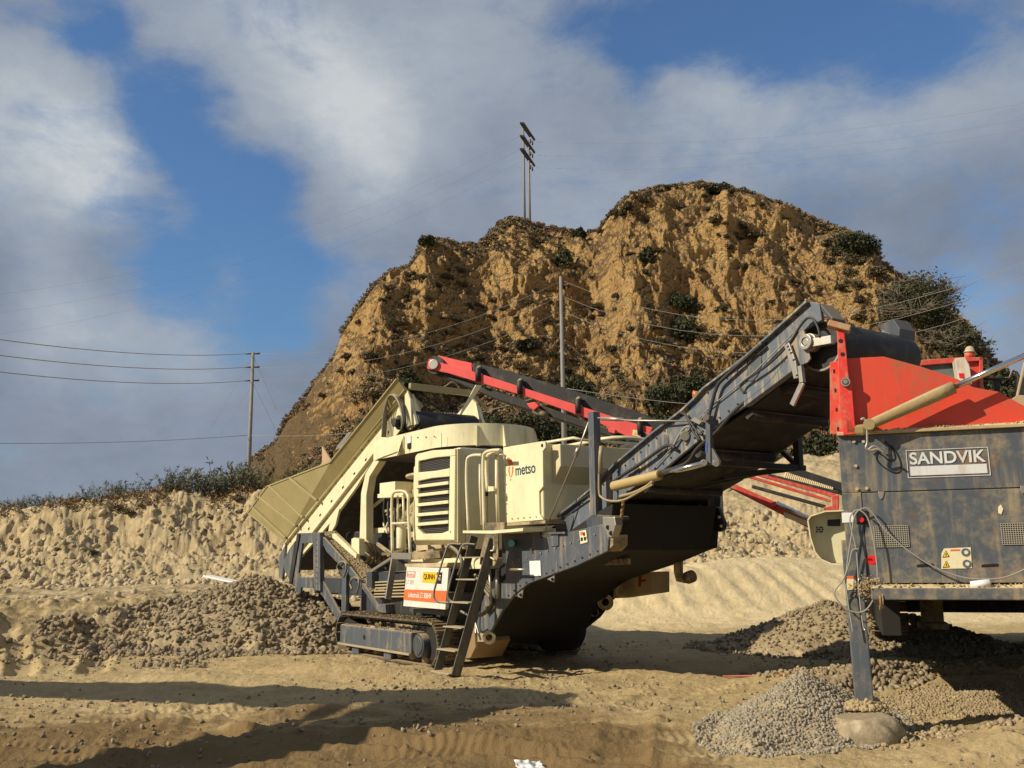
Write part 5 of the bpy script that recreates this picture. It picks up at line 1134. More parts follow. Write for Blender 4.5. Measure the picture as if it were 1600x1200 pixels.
# rows of bolts and panel seams
def rivets(name, pts_, y, r_, mt, par, n):
    mb = MB(); P_ = M.ys(pts_, y); Ls_ = [(b-a).length for a, b in zip(P_[:-1], P_[1:])]; T_l = sum(Ls_)
    for k in range(n):
        d_ = T_l*(k+.5)/n; i_ = 0
        while i_ < len(Ls_)-1 and d_ > Ls_[i_]: d_ -= Ls_[i_]; i_ += 1
        c = P_[i_].lerp(P_[i_+1], d_/Ls_[i_]); mb.cyl(c+Vector((0, -.012, 0)), c+Vector((0, .004, 0)), r_, 6)
    return mb.build(name, mt, par)
rivets('bolt_row', [(797, 880), (840, 866), (936, 833)], .345, .014, STEEL, cr_, 12); rivets('bolt_row', [(790, 934), (812, 915), (850, 897), (940, 858)], .345, .014, BLACK, cr_, 14)
rivets('bolt_row', [(905, 790), (1020, 690), (1100, 618), (1160, 572), (1255, 484)], .648, .013, BLACK, dc, 26); rivets('bolt_row', [(960, 772), (1040, 722), (1110, 664), (1160, 626)], .648, .013, BLACK, dc, 16)
rivets('bolt_row', [(450, 850), (530, 750), (628, 622)], .648, .013, BLACK, fc, 18); rivets('bolt_row', [(610, 688), (640, 684), (686, 682)], .44, .012, BLACK, cr_, 6)
rivets('bolt_row', [(790, 704), (792, 810)], .296, .010, STEEL, tk, 7); rivets('bolt_row', [(796, 811), (843, 807)], .296, .010, STEEL, tk, 5)
for a, b in (((690, 677), (690, 700)), ((640, 680), (640, 706))): MB().bar(M.y(*a, .44), M.y(*b, .44), .006, .006, (0, 1, 0)).build('seam', BLK, cr_)
for k in range(2): MB().box(x1+.021, x1+.024, ya+.16+.42*k, ya+.165+.42*k, z0-.05, z1-.15).build('seam', BLK, eg)
MB().box(x1-.004, x1+.023, ya+.02, ya+.12, z0+.0, z1-.06).build('corner_trim', paint('trim_shaded', (.60, .54, .33), .15, .1, .45), eg, .02)  # corner darkened with the side, its shade put into the colour
gk = MB()
for k in range(14):
    a = M.y(600+rnd_(k)*40, 770+rnd_(k+50)*70, .9+.3*rnd_(k+9)); gk.bar(a, a+Vector((.25*rnd_(k+3), .1, .2-.4*rnd_(k+4))), .03+.05*rnd_(k+5), .05)
gk.build('fittings', paint('fitting_paint', (.40, .34, .2), .4, .2, .5), cr_, .004)
# debris lying on the track tops and the deck
gq = []
for i in range(1800): gq.append((rg.uniform(-3.6, -.3), rg.uniform(.02, .5), .735+.01*rg.random()))
for i in range(900): gq.append((rg.uniform(-3.6, -.9), rg.uniform(-.02, .2), .525))
V, Fc = stones(np.array(gq), .006+.02*rg.random(len(gq))**3, rg); do_ = npmesh('debris', V, Fc, FINES_M, parent=cr_); do_['kind'] = 'stuff'
#@@SPLIT
# ------------------------------------------------------------------ screening machine at the right
KO = gz(1345, 1120, .2); KO = Vector((KO.x, KO.y, 0)); S = Frame(KO, math.atan2(-.317, .948))
sm_ = empty('tracked_screener', KO, S.a, 'dusty dark grey and red tracked screening machine cut off by the right edge', 'screener')
XR = 4.6; DEP = 9.0
bd = MB(); bd.box(.02, XR, .03, DEP, 1.43, 2.84); bd.build('body', GREY_SCR, sm_, .01)
def sp_(name, pts, y, th, mat, parent=sm_, bev=.004): return MB().prism(S.ys(pts, y), (0, th, 0)).build(name, mat, parent, bev)
z = lambda py, px=1350: S.y(px, py, 0).z
zt, zb_, zm = 2.85, 1.43, S.y(1345, 770, 0).z
MB().box(-.02, XR, -.012, .02, zm+.006, zt).build('upper_panel', GREY_SCR, sm_, .004)
MB().box(.16, XR, -.012, .02, zb_, zm-.004).build('lower_door', GREY_SCR, sm_, .004)
MB().box(-.02, .155, -.02, .02, 1.30, zm+.002).build('corner_column', GREY_SCR, sm_, .006)
tan_b = paint('tan_bolt', (.5, .4, .25), .4)
for a, b in ((1334, 690), (1349, 690), (1337, 728), (1339, 764), (1354, 763)): c = S.y(a, b, -.02); MB().cyl(c+Vector((0, -.012, 0)), c+Vector((0, .01, 0)), .017, 6).build('bolt_head', tan_b, sm_)
for a, b in ((1377, 771), (1599, 762)): sp_('hinge', [(a-5, b-3), (a+5, b-3), (a+3, b+6), (a-1, b+10), (a-4, b+5)], -.022, .012, STEEL)
for n_v, (a, b, w_, h_) in enumerate(((1365, 822, 56, 33), (1563, 818, 56, 33))):
    p0 = S.y(a, b, -.014); p1 = S.y(a+w_, b+h_-1, -.014); v = MB(); v.box(p0.x, p1.x, -.016, -.012, p1.z, p0.z); vo = v.build('vent', BLK, sm_)
    v = MB(); nx = int((p1.x-p0.x)/.019); nz = int((p0.z-p1.z)/.019)
    for i in range(nx+1): xx = p0.x+(p1.x-p0.x)*i/nx; v.box(xx-.003, xx+.003, -.022, -.017, p1.z, p0.z)
    for i in range(nz+1): zz = p1.z+(p0.z-p1.z)*i/nz; v.box(p0.x, p1.x, -.0235, -.0185, zz-.003, zz+.003)
    v.build('mesh', paint('vent_mesh%d' % n_v, (.35, .33, .28), .4), vo)
def disc(px, py, y, r_, mt, nm, th=.01, par=sm_, n=24): c = S.y(px, py, y); return MB().cyl(c, c+Vector((0, th, 0)), r_, n).build(nm, mt, par)
disc(1361.5, 875, -.016, .045, REDB, 'red_reflector'); 
p = S.y(1337, 798, -.02); MB().box(p.x, p.x+.105, -.03, -.012, p.z-.13, p.z).build('stop_box', BLK, sm_, .004); disc(1346, 812, -.06, .024, REDB, 'stop_button', .04)
sp_('paper_notice', [(1315, 801), (1333, 801), (1334, 816), (1316, 817)], -.026, .004, WHITE)
sp_('key_plate', [(1560, 792), (1564, 788), (1568, 795), (1565, 804), (1560, 802)], -.02, .008, STICK)
for a in (1432, 1533): sp_('slot', [(a, 884), (a+1, 882), (a+26, 880.5), (a+28, 882.5), (a+27, 885), (a+1, 886.5)], -.0165, .006, BLK)
st1 = sp_('warning_sticker', [(1471, 865), (1475, 857), (1517, 855), (1519, 888), (1471, 889)], -.018, .004, STICK)
for a, b in ((1472.5, 871), (1473, 887)):
    MB().prism([S.y(a, b, -.022), S.y(a+11, b-1, -.022), S.y(a+5.5, b-11, -.022)], (0, .003, 0)).build('warning_triangle', BLK, st1)
    MB().prism([S.y(a+1.4, b-.9, -.0245), S.y(a+9.6, b-1.7, -.0245), S.y(a+5.5, b-9.6, -.0245)], (0, .002, 0)).build('warning_triangle', YEL, st1)
    MB().prism([S.y(a+5, b-6.5, -.027), S.y(a+6.2, b-6.5, -.027), S.y(a+6, b-2.5, -.027), S.y(a+5.2, b-2.5, -.027)], (0, .002, 0)).build('mark', BLK, st1)
for a, b in ((1509, 863), (1511, 881)): disc(a, b, -.022, .038, plain('sticker_blue', (.10, .13, .17)), 'pictogram', .003, st1)
for a, b in ((1509, 863), (1511, 881)): disc(a+.6, b, -.024, .020, STICK, 'pictogram', .002, st1, 5)
sp_('red_line', [(1485, 858.5), (1500, 858), (1500, 860.5), (1485, 861)], -.0215, .003, ORG, st1)
st2 = sp_('warning_sticker', [(1322, 900), (1337, 900), (1337, 921), (1324, 922)], -.028, .004, STICK, sm_); sp_('red_strip', [(1322, 900), (1337, 900), (1337, 904), (1322, 904)], -.031, .003, ORG, st2)
MB().prism([S.y(1324, 919, -.031), S.y(1330, 919, -.031), S.y(1327, 914, -.031)], (0, .003, 0)).build('warning_triangle', YEL, st2)
# lettering
a = S.y(1415, 703, -.014); b = S.y(1548, 742, -.014); zc1 = S.y(1480, 701, -.014).z; zc0 = S.y(1480, 745, -.014).z
fr2 = MB(); w_ = .006
zz0, zz1 = zc0, zc1; fr2.box(a.x, b.x, -.02, -.014, zz1-w_, zz1); fr2.box(a.x, b.x, -.02, -.014, zz0, zz0+w_); fr2.box(a.x, a.x+w_, -.02, -.014, zz0+w_, zz1-w_); fr2.box(b.x-w_, b.x, -.02, -.014, zz0+w_, zz1-w_)
pln = empty('name_plate', (0, 0, 0)); pln.parent = sm_
fr2.build('border', LETTER, pln)
MB().box(a.x+.025, b.x-.025, -.019, -.014, zz0+.022, zz0+.11).build('white_bar', LETTER, pln)
text(pln, 'SANDVIK', (a.x+.028, -.016, zz0+.127), (1, 0, 0), (0, 0, 1), .118, b.x-a.x-.056, LETTER, 'lettering', .022, .003)
# marker scrawl
sc_ = MB(); sc_.tube(S.ys([(1383, 690), (1395, 703), (1398, 716), (1390, 720), (1380, 712), (1371, 708), (1370, 718), (1380, 729), (1396, 738), (1406, 736), (1407, 722), (1400, 706), (1392, 696)], -.016), .007, 6, curve=5); sc_.build('black_scrawl', BLK, sm_)
# support leg
lg_ = MB(); lt = S.y(1334.5, 925, .08); lb_ = S.y(1351, 1103, .08); lg_.bar(lt+Vector((0, 0, .5)), lb_, .17, .17, (0, 1, 0)); lg_.build('support_leg', GREY_SCR, sm_, .012)
ft = MB(); ft.prism([(lb_.x-.15, lb_.y-.14, lb_.z-.03), (lb_.x+.17, lb_.y-.14, lb_.z-.03), (lb_.x+.17, lb_.y+.14, lb_.z-.03), (lb_.x-.15, lb_.y+.14, lb_.z-.03)], (0, 0, .02)); ft.build('foot_plate', DIRTY, sm_, .004)
rg = np.random.default_rng(8); gq = []
for i in range(900):
    q = rg.random()**.5; g_ = rg.uniform(0, 6.28); gq.append((lb_.x+.2*q*math.cos(g_)+.01, lb_.y+.18*q*math.sin(g_), lb_.z-.02+.13*(1-q)+.01*rg.random()))
V, Fc = stones(np.array(gq), .012+.03*rg.random(900)**2, rg); do_ = npmesh('caked_mud', V, Fc, DEBRIS, parent=sm_); do_['kind'] = 'stuff'
def drift(name, x0_, x1_, y0_, y1_, zf, hf, par, seed):
    """sand that has settled along a ledge"""
    nx_, ny_ = 260, 9; xs_ = np.linspace(x0_, x1_, nx_); v_ = np.linspace(0, 1, ny_); X_, V2 = np.meshgrid(xs_, v_)
    Y_ = y0_+(y1_-y0_)*V2; h_ = hf(X_)*(1-np.abs(2*V2-1)**2.2)*(.75+.9*fbm(X_*9, V2*3, 4, seed, .6)); ix_ = np.arange(nx_*ny_).reshape(ny_, nx_)
    return npmesh(name, np.stack([X_, Y_, zf+h_-.004], -1).reshape(-1, 3), np.stack([ix_[:-1, :-1], ix_[:-1, 1:], ix_[1:, 1:], ix_[1:, :-1]], -1).reshape(-1, 4), SAND, True, parent=par)
# rail / walkway under the body
rl = MB(); zr1 = S.y(1450, 918, -.12).z; zr0 = S.y(1450, 937, -.12).z; rl.box(.17, XR, -.20, -.08, zr0, zr1); rl.build('walkway_rail', GREY_SCR, sm_, .012)
fl3 = MB(); fl3.box(.1, XR, -.08, .9, zr0+.03, zr0+.06); fl3.build('walkway_floor', DIRTY, sm_)
rc2 = MB(); rc2.box(.1, XR, .10, .2, zr0+.06, 1.43); rc2.build('recess_plate', BLACK, sm_)
gq = []
for i in range(3200): gq.append((.15+rg.random()*4.2, -.19+.28*rg.random(), zr1+.004+.02*rg.random()))
for i in range(900): q = rg.normal(size=3)*[.06, .04, .045]; gq.append((.17+q[0], -.1+q[1], zr1+.0+q[2]))
V, Fc = stones(np.array(gq), .004+.022*rg.random(len(gq))**4, rg); do_ = npmesh('debris', V, Fc, DEBRIS, parent=sm_); do_['kind'] = 'stuff'
drift('settled_sand', .17, XR, -.19, .0, zr1, lambda x: .03+.03*np.maximum(0, fbm(x*1.5, x*0, 3, 6)+.2), sm_, 12)
cw = MB()
for k in range(10): c = Vector((.24+k*.004, -.17, zr1-.02-.012*k)); 
cw.ring((.235, -.14, zr0-.02), (.25, -.14, zr0-.02), .085, .075, 20); cw.ring((.26, -.14, zr0-.0), (.272, -.14, zr0), .082, .072, 20); cw.build('hanging_wire', CHAINM, sm_)
ctn = MB(); q = S.y(1528, 914, -.15); ctn.cyl(q+Vector((-.06, 0, 0)), q+Vector((.10, -.02, .02)), .032, 14, .036); ct_o = ctn.build('crushed_cup', WHITE, None); ct_o.matrix_world = sm_.matrix_world
bpy.context.view_layer.update(); ct_o.location = KO; ct_o.rotation_euler = (0, 0, S.a); tag(ct_o, 'crushed white paper cup lying on the screener\'s dirt-covered walkway rail', 'paper cup')
# cable draped across
cb_ = MB(); yq2 = -.09
cb_.tube(S.ys([(1333, 990), (1325, 940), (1322, 900), (1330, 840), (1336, 805), (1350, 794), (1362, 800), (1385, 830), (1420, 861), (1460, 886), (1500, 901), (1535, 905), (1570, 902), (1610, 886)], yq2), .008, 6, curve=8)
cb_.tube(S.ys([(1350, 985), (1346, 960), (1342, 920), (1338, 860), (1328, 815), (1334, 800), (1343, 796)], yq2), .008, 6, curve=8)
cb_.tube(S.ys([(1343, 796), (1356, 810), (1366, 850), (1371, 900), (1365, 935), (1350, 955), (1330, 955), (1312, 942), (1304, 925), (1318, 905), (1327, 880), (1332, 860), (1342, 858)], yq2-.02), .008, 6, curve=8)
cb_.build('loose_cable', HOSEG, sm_)
# red feed hopper above
rh_ = empty('red_hopper', (0, 0, 0)); rh_.parent = sm_
sp_('side_wall', [(1301, 680), (1300, 566), (1322, 560), (1381, 557), (1440, 573), (1495, 592), (1521, 605), (1560, 612), (1600, 634), (1640, 660), (1640, 668), (1600, 668)], .02, .04, RED, rh_)
sp_('flange', [(1297, 678), (1296.5, 566), (1318, 562), (1324, 678)], -.04, .03, paint('scuffed_red', (.72, .05, .03), .52, .5, .5, top=.9, scale=4), rh_)
po = MB(); p0 = S.y(1302, 512, -.07); p1 = S.y(1325, 595, -.07); pq = S.ys([(1308, 510), (1319, 516), (1327, 596), (1331, 600), (1337, 678), (1318, 680), (1312, 640), (1309, 560)], -.09); po.prism(pq, (0, .06, 0)); po.build('post', paint('scuffed_post', (.72, .04, .03), .40, .2, .45, scale=5), rh_, .006)
tpp = MB(); tpp.prism(S.ys([(1296, 499), (1330, 508), (1327, 517), (1292, 508)], -.14), (0, .16, .0)); tpp.build('post_cap', paint('sandy_cap', (.50, .20, .10), .55), rh_, .008)
for a, b in ((1313.5, 532.5), (1316.5, 553.5)): disc(a, b, -.094, .021, BLK, 'hole', .005, rh_)
for a, b in ((1303, 580), (1305, 610), (1307, 640), (1309, 670)): sp_('slot', [(a-1.5, b-3), (a+1.5, b-3), (a+1.8, b+3), (a-1.2, b+3)], -.044, .005, BLK, rh_)
pn = MB(); c = S.y(1321, 596.5, -.13); pn.ring(c, c+Vector((0, .03, 0)), .045, .03, 18); pn.cyl(c+Vector((0, -.01, 0)), c+Vector((0, .05, 0)), .022, 12); pn.build('lynch_pin', STEEL, rh_)
MB().box(-.03, XR, -.06, .1, 2.855, 2.885).build('ledge', paint('sand_ledge', (.5, .40, .24), .7), rh_, .004)
hb2 = MB(); hb2.box(0.0, .05, .06, 2.6, 2.87, 3.3); hb2.build('end_wall', RED2, rh_, .005)
# sloping grey/red pile of sand along the ledge
V_ = []; 
gq = []
for i in range(700): xx = .1+rg.random()*3; gq.append((xx, -.05+.06*rg.random(), 2.89+.01*rg.random()))
V, Fc = stones(np.array(gq), .006+.012*rg.random(len(gq))**2, rg); do_ = npmesh('sand', V, Fc, DEBRIS, parent=rh_); do_['kind'] = 'stuff'
drift('settled_sand', -.02, XR, -.055, .03, 2.886, lambda x: .018+.05*np.maximum(0, x-1.15)*(x < 2.4)+.10*(x >= 2.4)*.5, rh_, 13)
# mud smears on wall: thick wedge by the post foot and on the upper edge
md_ = sp_('mud_wedge', [(1320, 680), (1318, 656), (1324, 650), (1333, 655), (1336, 664), (1352, 662), (1353, 680)], -.09, .08, MUDCYL, rh_, .035)
cy2 = empty('hopper_cylinder', (0, 0, 0)); cy2.parent = rh_
c0 = S.y(1358, 664, -.15); c1 = S.y(1490, 605, -.15); c2 = S.y(1625, 545, -.15); c1b = c0.lerp(c2, (c1.x-c0.x)/(c2.x-c0.x))
MB().tube([c0, c0.lerp(c1b, .1), c0.lerp(c1b, .8), c1b], [.045, .05, .062, .06], 20).build('barrel', MUDCYL, cy2); MB().cyl(c1b, c2, .028, 16).build('piston_rod', CHROME, cy2)
MB().cyl(c0+Vector((0, -.05, 0)), c0+Vector((0, .12, 0)), .055, 16).build('pivot', MUDCYL, cy2, .006)
hk = MB(); hk.tube(S.ys([(1345, 656), (1350, 654), (1354, 665), (1355, 690), (1353, 700), (1360, 704), (1372, 702), (1382, 708)], -.18), .012, 7, curve=6); hk.tube(S.ys([(1356, 703), (1366, 697), (1378, 704), (1385, 710)], -.06), .010, 6, curve=5); hk.build('hook_wire', STEEL, cy2)
# continuation of the hopper beyond the frame edge
MB().prism([(1.66, .021, 2.89), (XR, .021, 2.89), (XR, .021, 3.75), (3.2, .021, 3.75), (2.2, .021, 3.12), (1.9, .021, 3.0)], (0, .04, 0)).build('rear_side_wall', RED, rh_, .004)
MB().bar((c2.x, c2.y+.05, 2.9), (c2.x, c2.y+.05, c2.z+.06), .12, .14, (0, 1, 0)).build('cylinder_post', RED2, rh_, .01)
MB().bar((XR-.2, .12, 1.45), (XR-.2, .12, .0), .17, .17, (0, 1, 0)).build('support_leg', GREY_SCR, sm_, .012)
# screen box behind the hopper
sx = empty('screen_box', (0, 0, 0)); sx.parent = sm_
yy = 3.0
def q3(pts, y, th, nm, mt, par=sx, bev=.006): return MB().prism(S.ys(pts, y), (0, th, 0)).build(nm, mt, par, bev)
q3([(1440, 562), (1495, 559), (1497, 640), (1440, 640)], yy, .05, 'mesh_panel', paint('grey_screen', (.12, .14, .14), .4, .6, .6))
q3([(1436, 563), (1500, 558), (1536, 558), (1536, 563), (1500, 566), (1438, 571)], yy-.06, .12, 'top_beam', RED2)
q3([(1530, 558), (1536, 558), (1537, 640), (1531, 640)], yy-.06, .10, 'end_post', RED2)
q3([(1516, 562), (1531, 562), (1532, 640), (1517, 640)], yy, .3, 'inner_panel', RED2)
q3([(1492, 560), (1508, 558), (1515, 572), (1519, 600), (1500, 598), (1497, 592)], yy-.35, .3, 'white_guard', paint('scuffed_white', (.68, .60, .52), .35, .3))
q3([(1498, 583), (1506, 583), (1507, 592), (1499, 590)], yy-.356, .004, 'red_patch', REDB)
MB().cyl(S.y(1515, 561, yy), S.y(1515, 551, yy), .06, 14).build('beacon_base', RED2, sx); MB().tube([S.y(1515, 551, yy), S.y(1515, 549, yy), S.y(1515.5, 543, yy), S.y(1515.5, 541, yy)], [.075, .06, .045, .02], 14).build('beacon', paint('dusty_lamp', (.5, .42, .3), .5), sx)
rr2 = MB(); rr2.tube(S.ys([(1536, 592), (1560, 592), (1578, 591), (1583, 578), (1588, 582), (1592, 590), (1589, 615)], 3.2), .022, 7); rr2.build('rear_rail', BLACK, sx)
q3([(1551, 592), (1562, 591), (1563, 612), (1555, 613)], 3.2, .12, 'valve', BLACK)
q3([(1600, 565), (1604, 565), (1592, 618), (1588, 618)], 1.2, .05, 'chute_edge', paint('chute_tan', (.5, .38, .24), .5)); q3([(1578, 625), (1590, 617), (1640, 620), (1640, 650), (1590, 632)], 1.0, .06, 'chute_lip', paint('chute_tan2', (.5, .38, .24), .6))
q3([(1590, 590), (1640, 590), (1640, 640), (1590, 622)], 2.0, .06, 'chute_back', BLACK)
# cream hood on the left side, further back
yh2 = 2.2
hood = S.ys([(1264, 814), (1268, 808), (1290, 801), (1345, 799), (1345, 880), (1300, 880), (1284, 873), (1275, 862), (1268, 840)], yh2)
hm = empty('side_hood', (0, 0, 0)); hm.parent = sm_
MB().prism(hood, (0, .03, 0)).build('back', CREAM, hm, .006)
ri = MB()
for a, b in zip(hood, hood[1:]+hood[:1]): ri.bar(a+Vector((0, -.09, 0)), b+Vector((0, -.09, 0)), .20, .018, (0, 1, 0)) if False else ri.prism([a, b, b+Vector((0, -.20, 0)), a+Vector((0, -.20, 0))], ((b-a).cross(Vector((0, 1, 0))).normalized()*.016))
ri.build('rim', CREAM, hm); q3([(1293, 812), (1313, 811), (1313, 822), (1293, 822)], yh2-.012, .01, 'recess', BLACK, hm)
for k in range(9): a, b = 1275+(k % 3)*4+(k % 2), 823+(k//3)*3.4; q3([(a, b), (a+2.5, b-.5), (a+2.6, b+2), (a+.3, b+2.4)], yh2-.008, .006, 'mark', BLK, hm, 0)
# running gear far beneath the body
tt = track(sm_, .35, .95, 8.1, 12.4, .36, .72, along='y'); track(sm_, 3.4, 4.0, 8.1, 12.4, .36, .72, along='y')
for xb in (.3, 2.9): MB().box(xb, xb+.2, 1.6, 8.2, .82, 1.42).build('added_shade_beam', DARK, sm_, .01)  # beams added to shade the ground beneath the body
MB().box(.95, 3.4, 8.5, 11.8, .7, 1.5).build('undercarriage', BLACK, sm_, .02)
for xx in (1.25, 3.05):
    j = MB(); j.box(xx-.16, xx+.16, 7.0, 7.3, .62, 1.43); j.build('jack_leg', DIRTY, sm_, .02); MB().box(xx-.22, xx+.22, 6.9, 7.4, .52, .62).build('jack_foot', DIRTY, sm_, .02)
# side conveyors: long bright red one over the crusher, folded lower ones at the gap
def frm(name, a, ya_, b, yb_, w_, h_, mt, par): return MB().bar(S.y(*a, ya_), S.y(*b, yb_), w_, h_).build(name, mt, par, .008)
Cv = empty('side_conveyor', (0, 0, 0)); Cv.parent = sm_; yC = 8.6
top_ = [(668, 562), (672, 556), (740, 567), (741, 571), (990, 652), (1020, 664), (1015, 672), (1275, 800), (1265, 808), (1005, 692), (985, 682), (925, 656), (720, 587), (667, 576)]
MB().prism(S.ys([(667, 576), (670, 560), (683, 565), (738, 580), (930, 642), (978, 658), (1020, 668), (1014, 680), (1006, 692), (988, 686), (930, 658), (830, 622), (700, 583)], yC), (0, .10, 0)).build('side_frame', PINK, Cv, .01)
MB().prism(S.ys([(684, 555), (738, 568), (740, 572), (736, 584), (686, 566)], yC+.9), (0, .06, 0)).build('head_guard', PINK, Cv, .01)
MB().prism(S.ys([(684, 556), (737, 567), (738, 582), (684, 570)], yC+.12), (0, .05, 0)).build('head_guard', PINK, Cv, .01)
c = S.y(677, 569, yC-.05); MB().cyl(c, c+Vector((0, .12, 0)), .11, 18).build('bearing', STEEL, Cv, .01); MB().cyl(c+Vector((0, .1, 0)), c+Vector((0, 1.05, 0)), .2, 24).build('head_drum', BLACK, Cv)
b1 = MB(); up_l = [(738, 575), (800, 592), (900, 622), (1000, 655), (1060, 676)]
tpb = S.ys([(738, 566), (800, 581), (900, 611), (1000, 645), (1075, 672), (1070, 690), (1000, 668), (900, 634), (800, 604), (738, 586)], yC+.12); b1.prism(tpb, (0, .85, 0))
b1.build('belt', RUB, Cv, .03)
b2 = MB(); lo_l = [(690, 585), (780, 620), (880, 652), (960, 682)]
b2.prism(S.ys([(690, 580), (780, 612), (880, 645), (985, 684), (985, 693), (880, 658), (780, 626), (700, 592)], yC+.12), (0, .8, 0))
b2.build('return_belt', BLACK, Cv, .02)
for a, b in ((747, 581), (812, 601), (903, 630), (1000, 663)):
    p = S.y(a, b, yC-.02); MB().tube([p+Vector((0, 0, -.2)), p+Vector((0, 0, .06)), p+Vector((0, .10, .10))], .06, 12).build('idler_end', BLACK, Cv)
MB().prism(S.ys([(823, 630), (836, 628), (842, 634), (834, 641), (826, 636)], yC-.03), (0, .2, 0)).build('bracket', PINK, Cv, .01); MB().cyl(S.y(834, 640, yC+.1), S.y(856, 650, yC+.1), .07, 12).build('tensioner', DIRTY, Cv)
MB().prism(S.ys([(949, 668), (962, 671), (960, 678), (951, 675)], yC-.03), (0, .2, 0)).build('bracket', PINK, Cv, .01)
stk = MB().prism(S.ys([(989, 671), (1010, 676), (1009, 685), (988, 680)], yC-.006), (0, .006, 0)).build('warning_sticker', STICK, Cv); MB().prism(S.ys([(990, 679), (995, 680), (993, 673.5)], yC-.010), (0, .004, 0)).build('warning_triangle', YEL, stk); c = S.y(1005.5, 680, yC-.012); MB().cyl(c, c+Vector((0, .004, 0)), .055, 14).build('pictogram', BLK, stk)
lw_ = empty('lower_side_conveyor', (0, 0, 0)); lw_.parent = sm_
yD = 6.0
MB().prism(S.ys([(1128, 757), (1150, 757), (1275, 812), (1290, 826), (1265, 826)], yD), (0, .10, 0)).build('side_frame', RED2, lw_, .01)
MB().prism(S.ys([(1225, 800), (1262, 814), (1262, 822), (1225, 808)], yD-.008), (0, .006, 0)).build('warning_sticker', STICK, lw_)
MB().cyl(S.y(1213, 786, yD-.1), S.y(1290, 822, yD-.1), .035, 12).build('piston_rod', CHROME, lw_); MB().prism(S.ys([(1203, 786), (1212, 783), (1214, 790), (1206, 792)], yD-.12), (0, .1, 0)).build('bracket', RED2, lw_, .01)
up2 = empty('upper_side_conveyor', (0, 0, 0)); up2.parent = sm_; yE = 7.0
for a, b, hh2, mt in (((1164, 735), (1305, 775), .07, RED2), ((1168, 744), (1298, 783), .05, RED2), ((1200, 742), (1310, 770), .05, BLACK)): frm('rail', a, yE, b, yE, .08, hh2, mt, up2)
MB().bar(S.y(1235, 738, yE+.6), S.y(1320, 766, yE+.6), .9, .16).build('belt', RUB, up2, .03)
MB().bar(S.y(1175, 760, yE), S.y(1290, 792, yE), .1, .06).build('lower_rail', BLACK, up2, .01)
MB().prism(S.ys([(1299, 775), (1311, 773), (1311, 800), (1295, 802), (1286, 793), (1300, 790)], yE-.1), (0, .5, 0)).build('end_mount', RED2, up2, .01)
rx = MB()
for k in range(26): a = S.y(1226+k*2.9, 748+k*.95, yE+.05); rx.bar(a, a+Vector((.03, .1, .10)), .03, .05)
rx.build('belt_spill', SAND, up2)

# ------------------------------------------------------------------ stacker conveyor outside the frame to the left (it throws the foreground shadow)
def world_from_shadow(px, py, h):
    g_ = gz(px, py, 0); return Vector((g_.x+SUNH.x*h/math.tan(SEL), g_.y+SUNH.y*h/math.tan(SEL), h))
sk2 = empty('stacker_conveyor', (0, 0, 0), 0, 'tall wheeled stacking conveyor just outside the left edge, throwing its shadow over the foreground', 'conveyor')
tipA = world_from_shadow(850, 1103, 5.7); endA = world_from_shadow(-140, 1072, 3.0)
MB().bar(tipA, endA, 1.35, .30).build('belt_frame', RED2, sk2, .02)
MB().bar(tipA+Vector((-.3, 0, .15)), endA+Vector((0, 0, .15)), .6, .05).build('belt', RUB, sk2)
MB().cyl(tipA+Vector((-.1, -.45, 0)), tipA+Vector((-.1, .45, 0)), .28, 20).build('head_drum', RUB, sk2)
mid = tipA.lerp(endA, .05); bB = world_from_shadow(120, 1215, 2.6); MB().bar(mid, bB, 1.0, .7).build('support_leg', RED2, sk2, .02)
m2 = tipA.lerp(endA, .16); bC = world_from_shadow(-60, 1225, 2.2); MB().bar(m2, bC, .16, .16).build('brace', RED2, sk2, .02)
MB().bar(bB, Vector((bB.x-1.2, bB.y-.2, .6)), .25, .25).build('leg_strut', RED2, sk2, .02); MB().cyl((bB.x-1.2, bB.y-.5, .5), (bB.x-1.2, bB.y, .5), .5, 26).build('wheel', BLACK, sk2, .03)
MB().bar(endA, Vector((endA.x-3, endA.y+.4, .5)), .9, .5).build('tail_section', RED2, sk2, .02)

# ------------------------------------------------------------------ poles, tower, wires
def taper(name, a, b, r1, r2, mt, par=None): return MB().tube([a, b], [r1, r2], 12).build(name, mt, par)
P1 = atY(386, 745, 62); P1t = atY(395.5, 551, 62); P1b = Vector((P1.x-.12, 62, 3.0)); x_ = P1t.x
pole1 = empty('utility_pole', (x_, 62, 4.0), 0, 'grey utility pole with three pairs of insulators at the left foot of the hill', 'pole')
MB().tube([(0, 0, -1.5), (0, 0, P1t.z-4)], [.17, .10], 12).build('pole_shaft', POLEM, pole1)
for py in (552.5, 573.5, 594.5):
    zz = atY(395, py, 62).z-4
    for sg in (-1, 1): MB().tube([(sg*.06, 0, zz), (sg*.16, 0, zz), (sg*.46, 0, zz)], [.02, .06, .06], 8).build('insulator', BLACK, pole1)
x2 = atY(876, 432, 55); pole2 = empty('utility_pole', (x2.x, 55, 4.0), 0, 'tall slender grey pole rising in front of the cliff behind the crusher', 'pole')
MB().tube([(0, 0, -2), (0, 0, x2.z-4)], [.19, .09], 12).build('pole_shaft', POLEM, pole2)
for py in (439, 463, 487):
    zz = atY(877, py, 55).z-4; MB().tube([(.05, 0, zz), (.22, 0, zz+.02)], .03, 6).build('insulator', BLACK, pole2)
Lt, Rt = hill_at(820, 350), hill_at(828, 352); YT = Lt.y
tw = empty('transmission_tower', (atY(824, 345, YT).x, YT, Lt.z), 0, 'twin-pole transmission tower with three doubled crossarms on the hilltop', 'tower')
def T_(px, py, dy=0): p = atY(px, py, YT+dy); return (p.x-tw.location.x, p.y-YT, p.z-Lt.z)
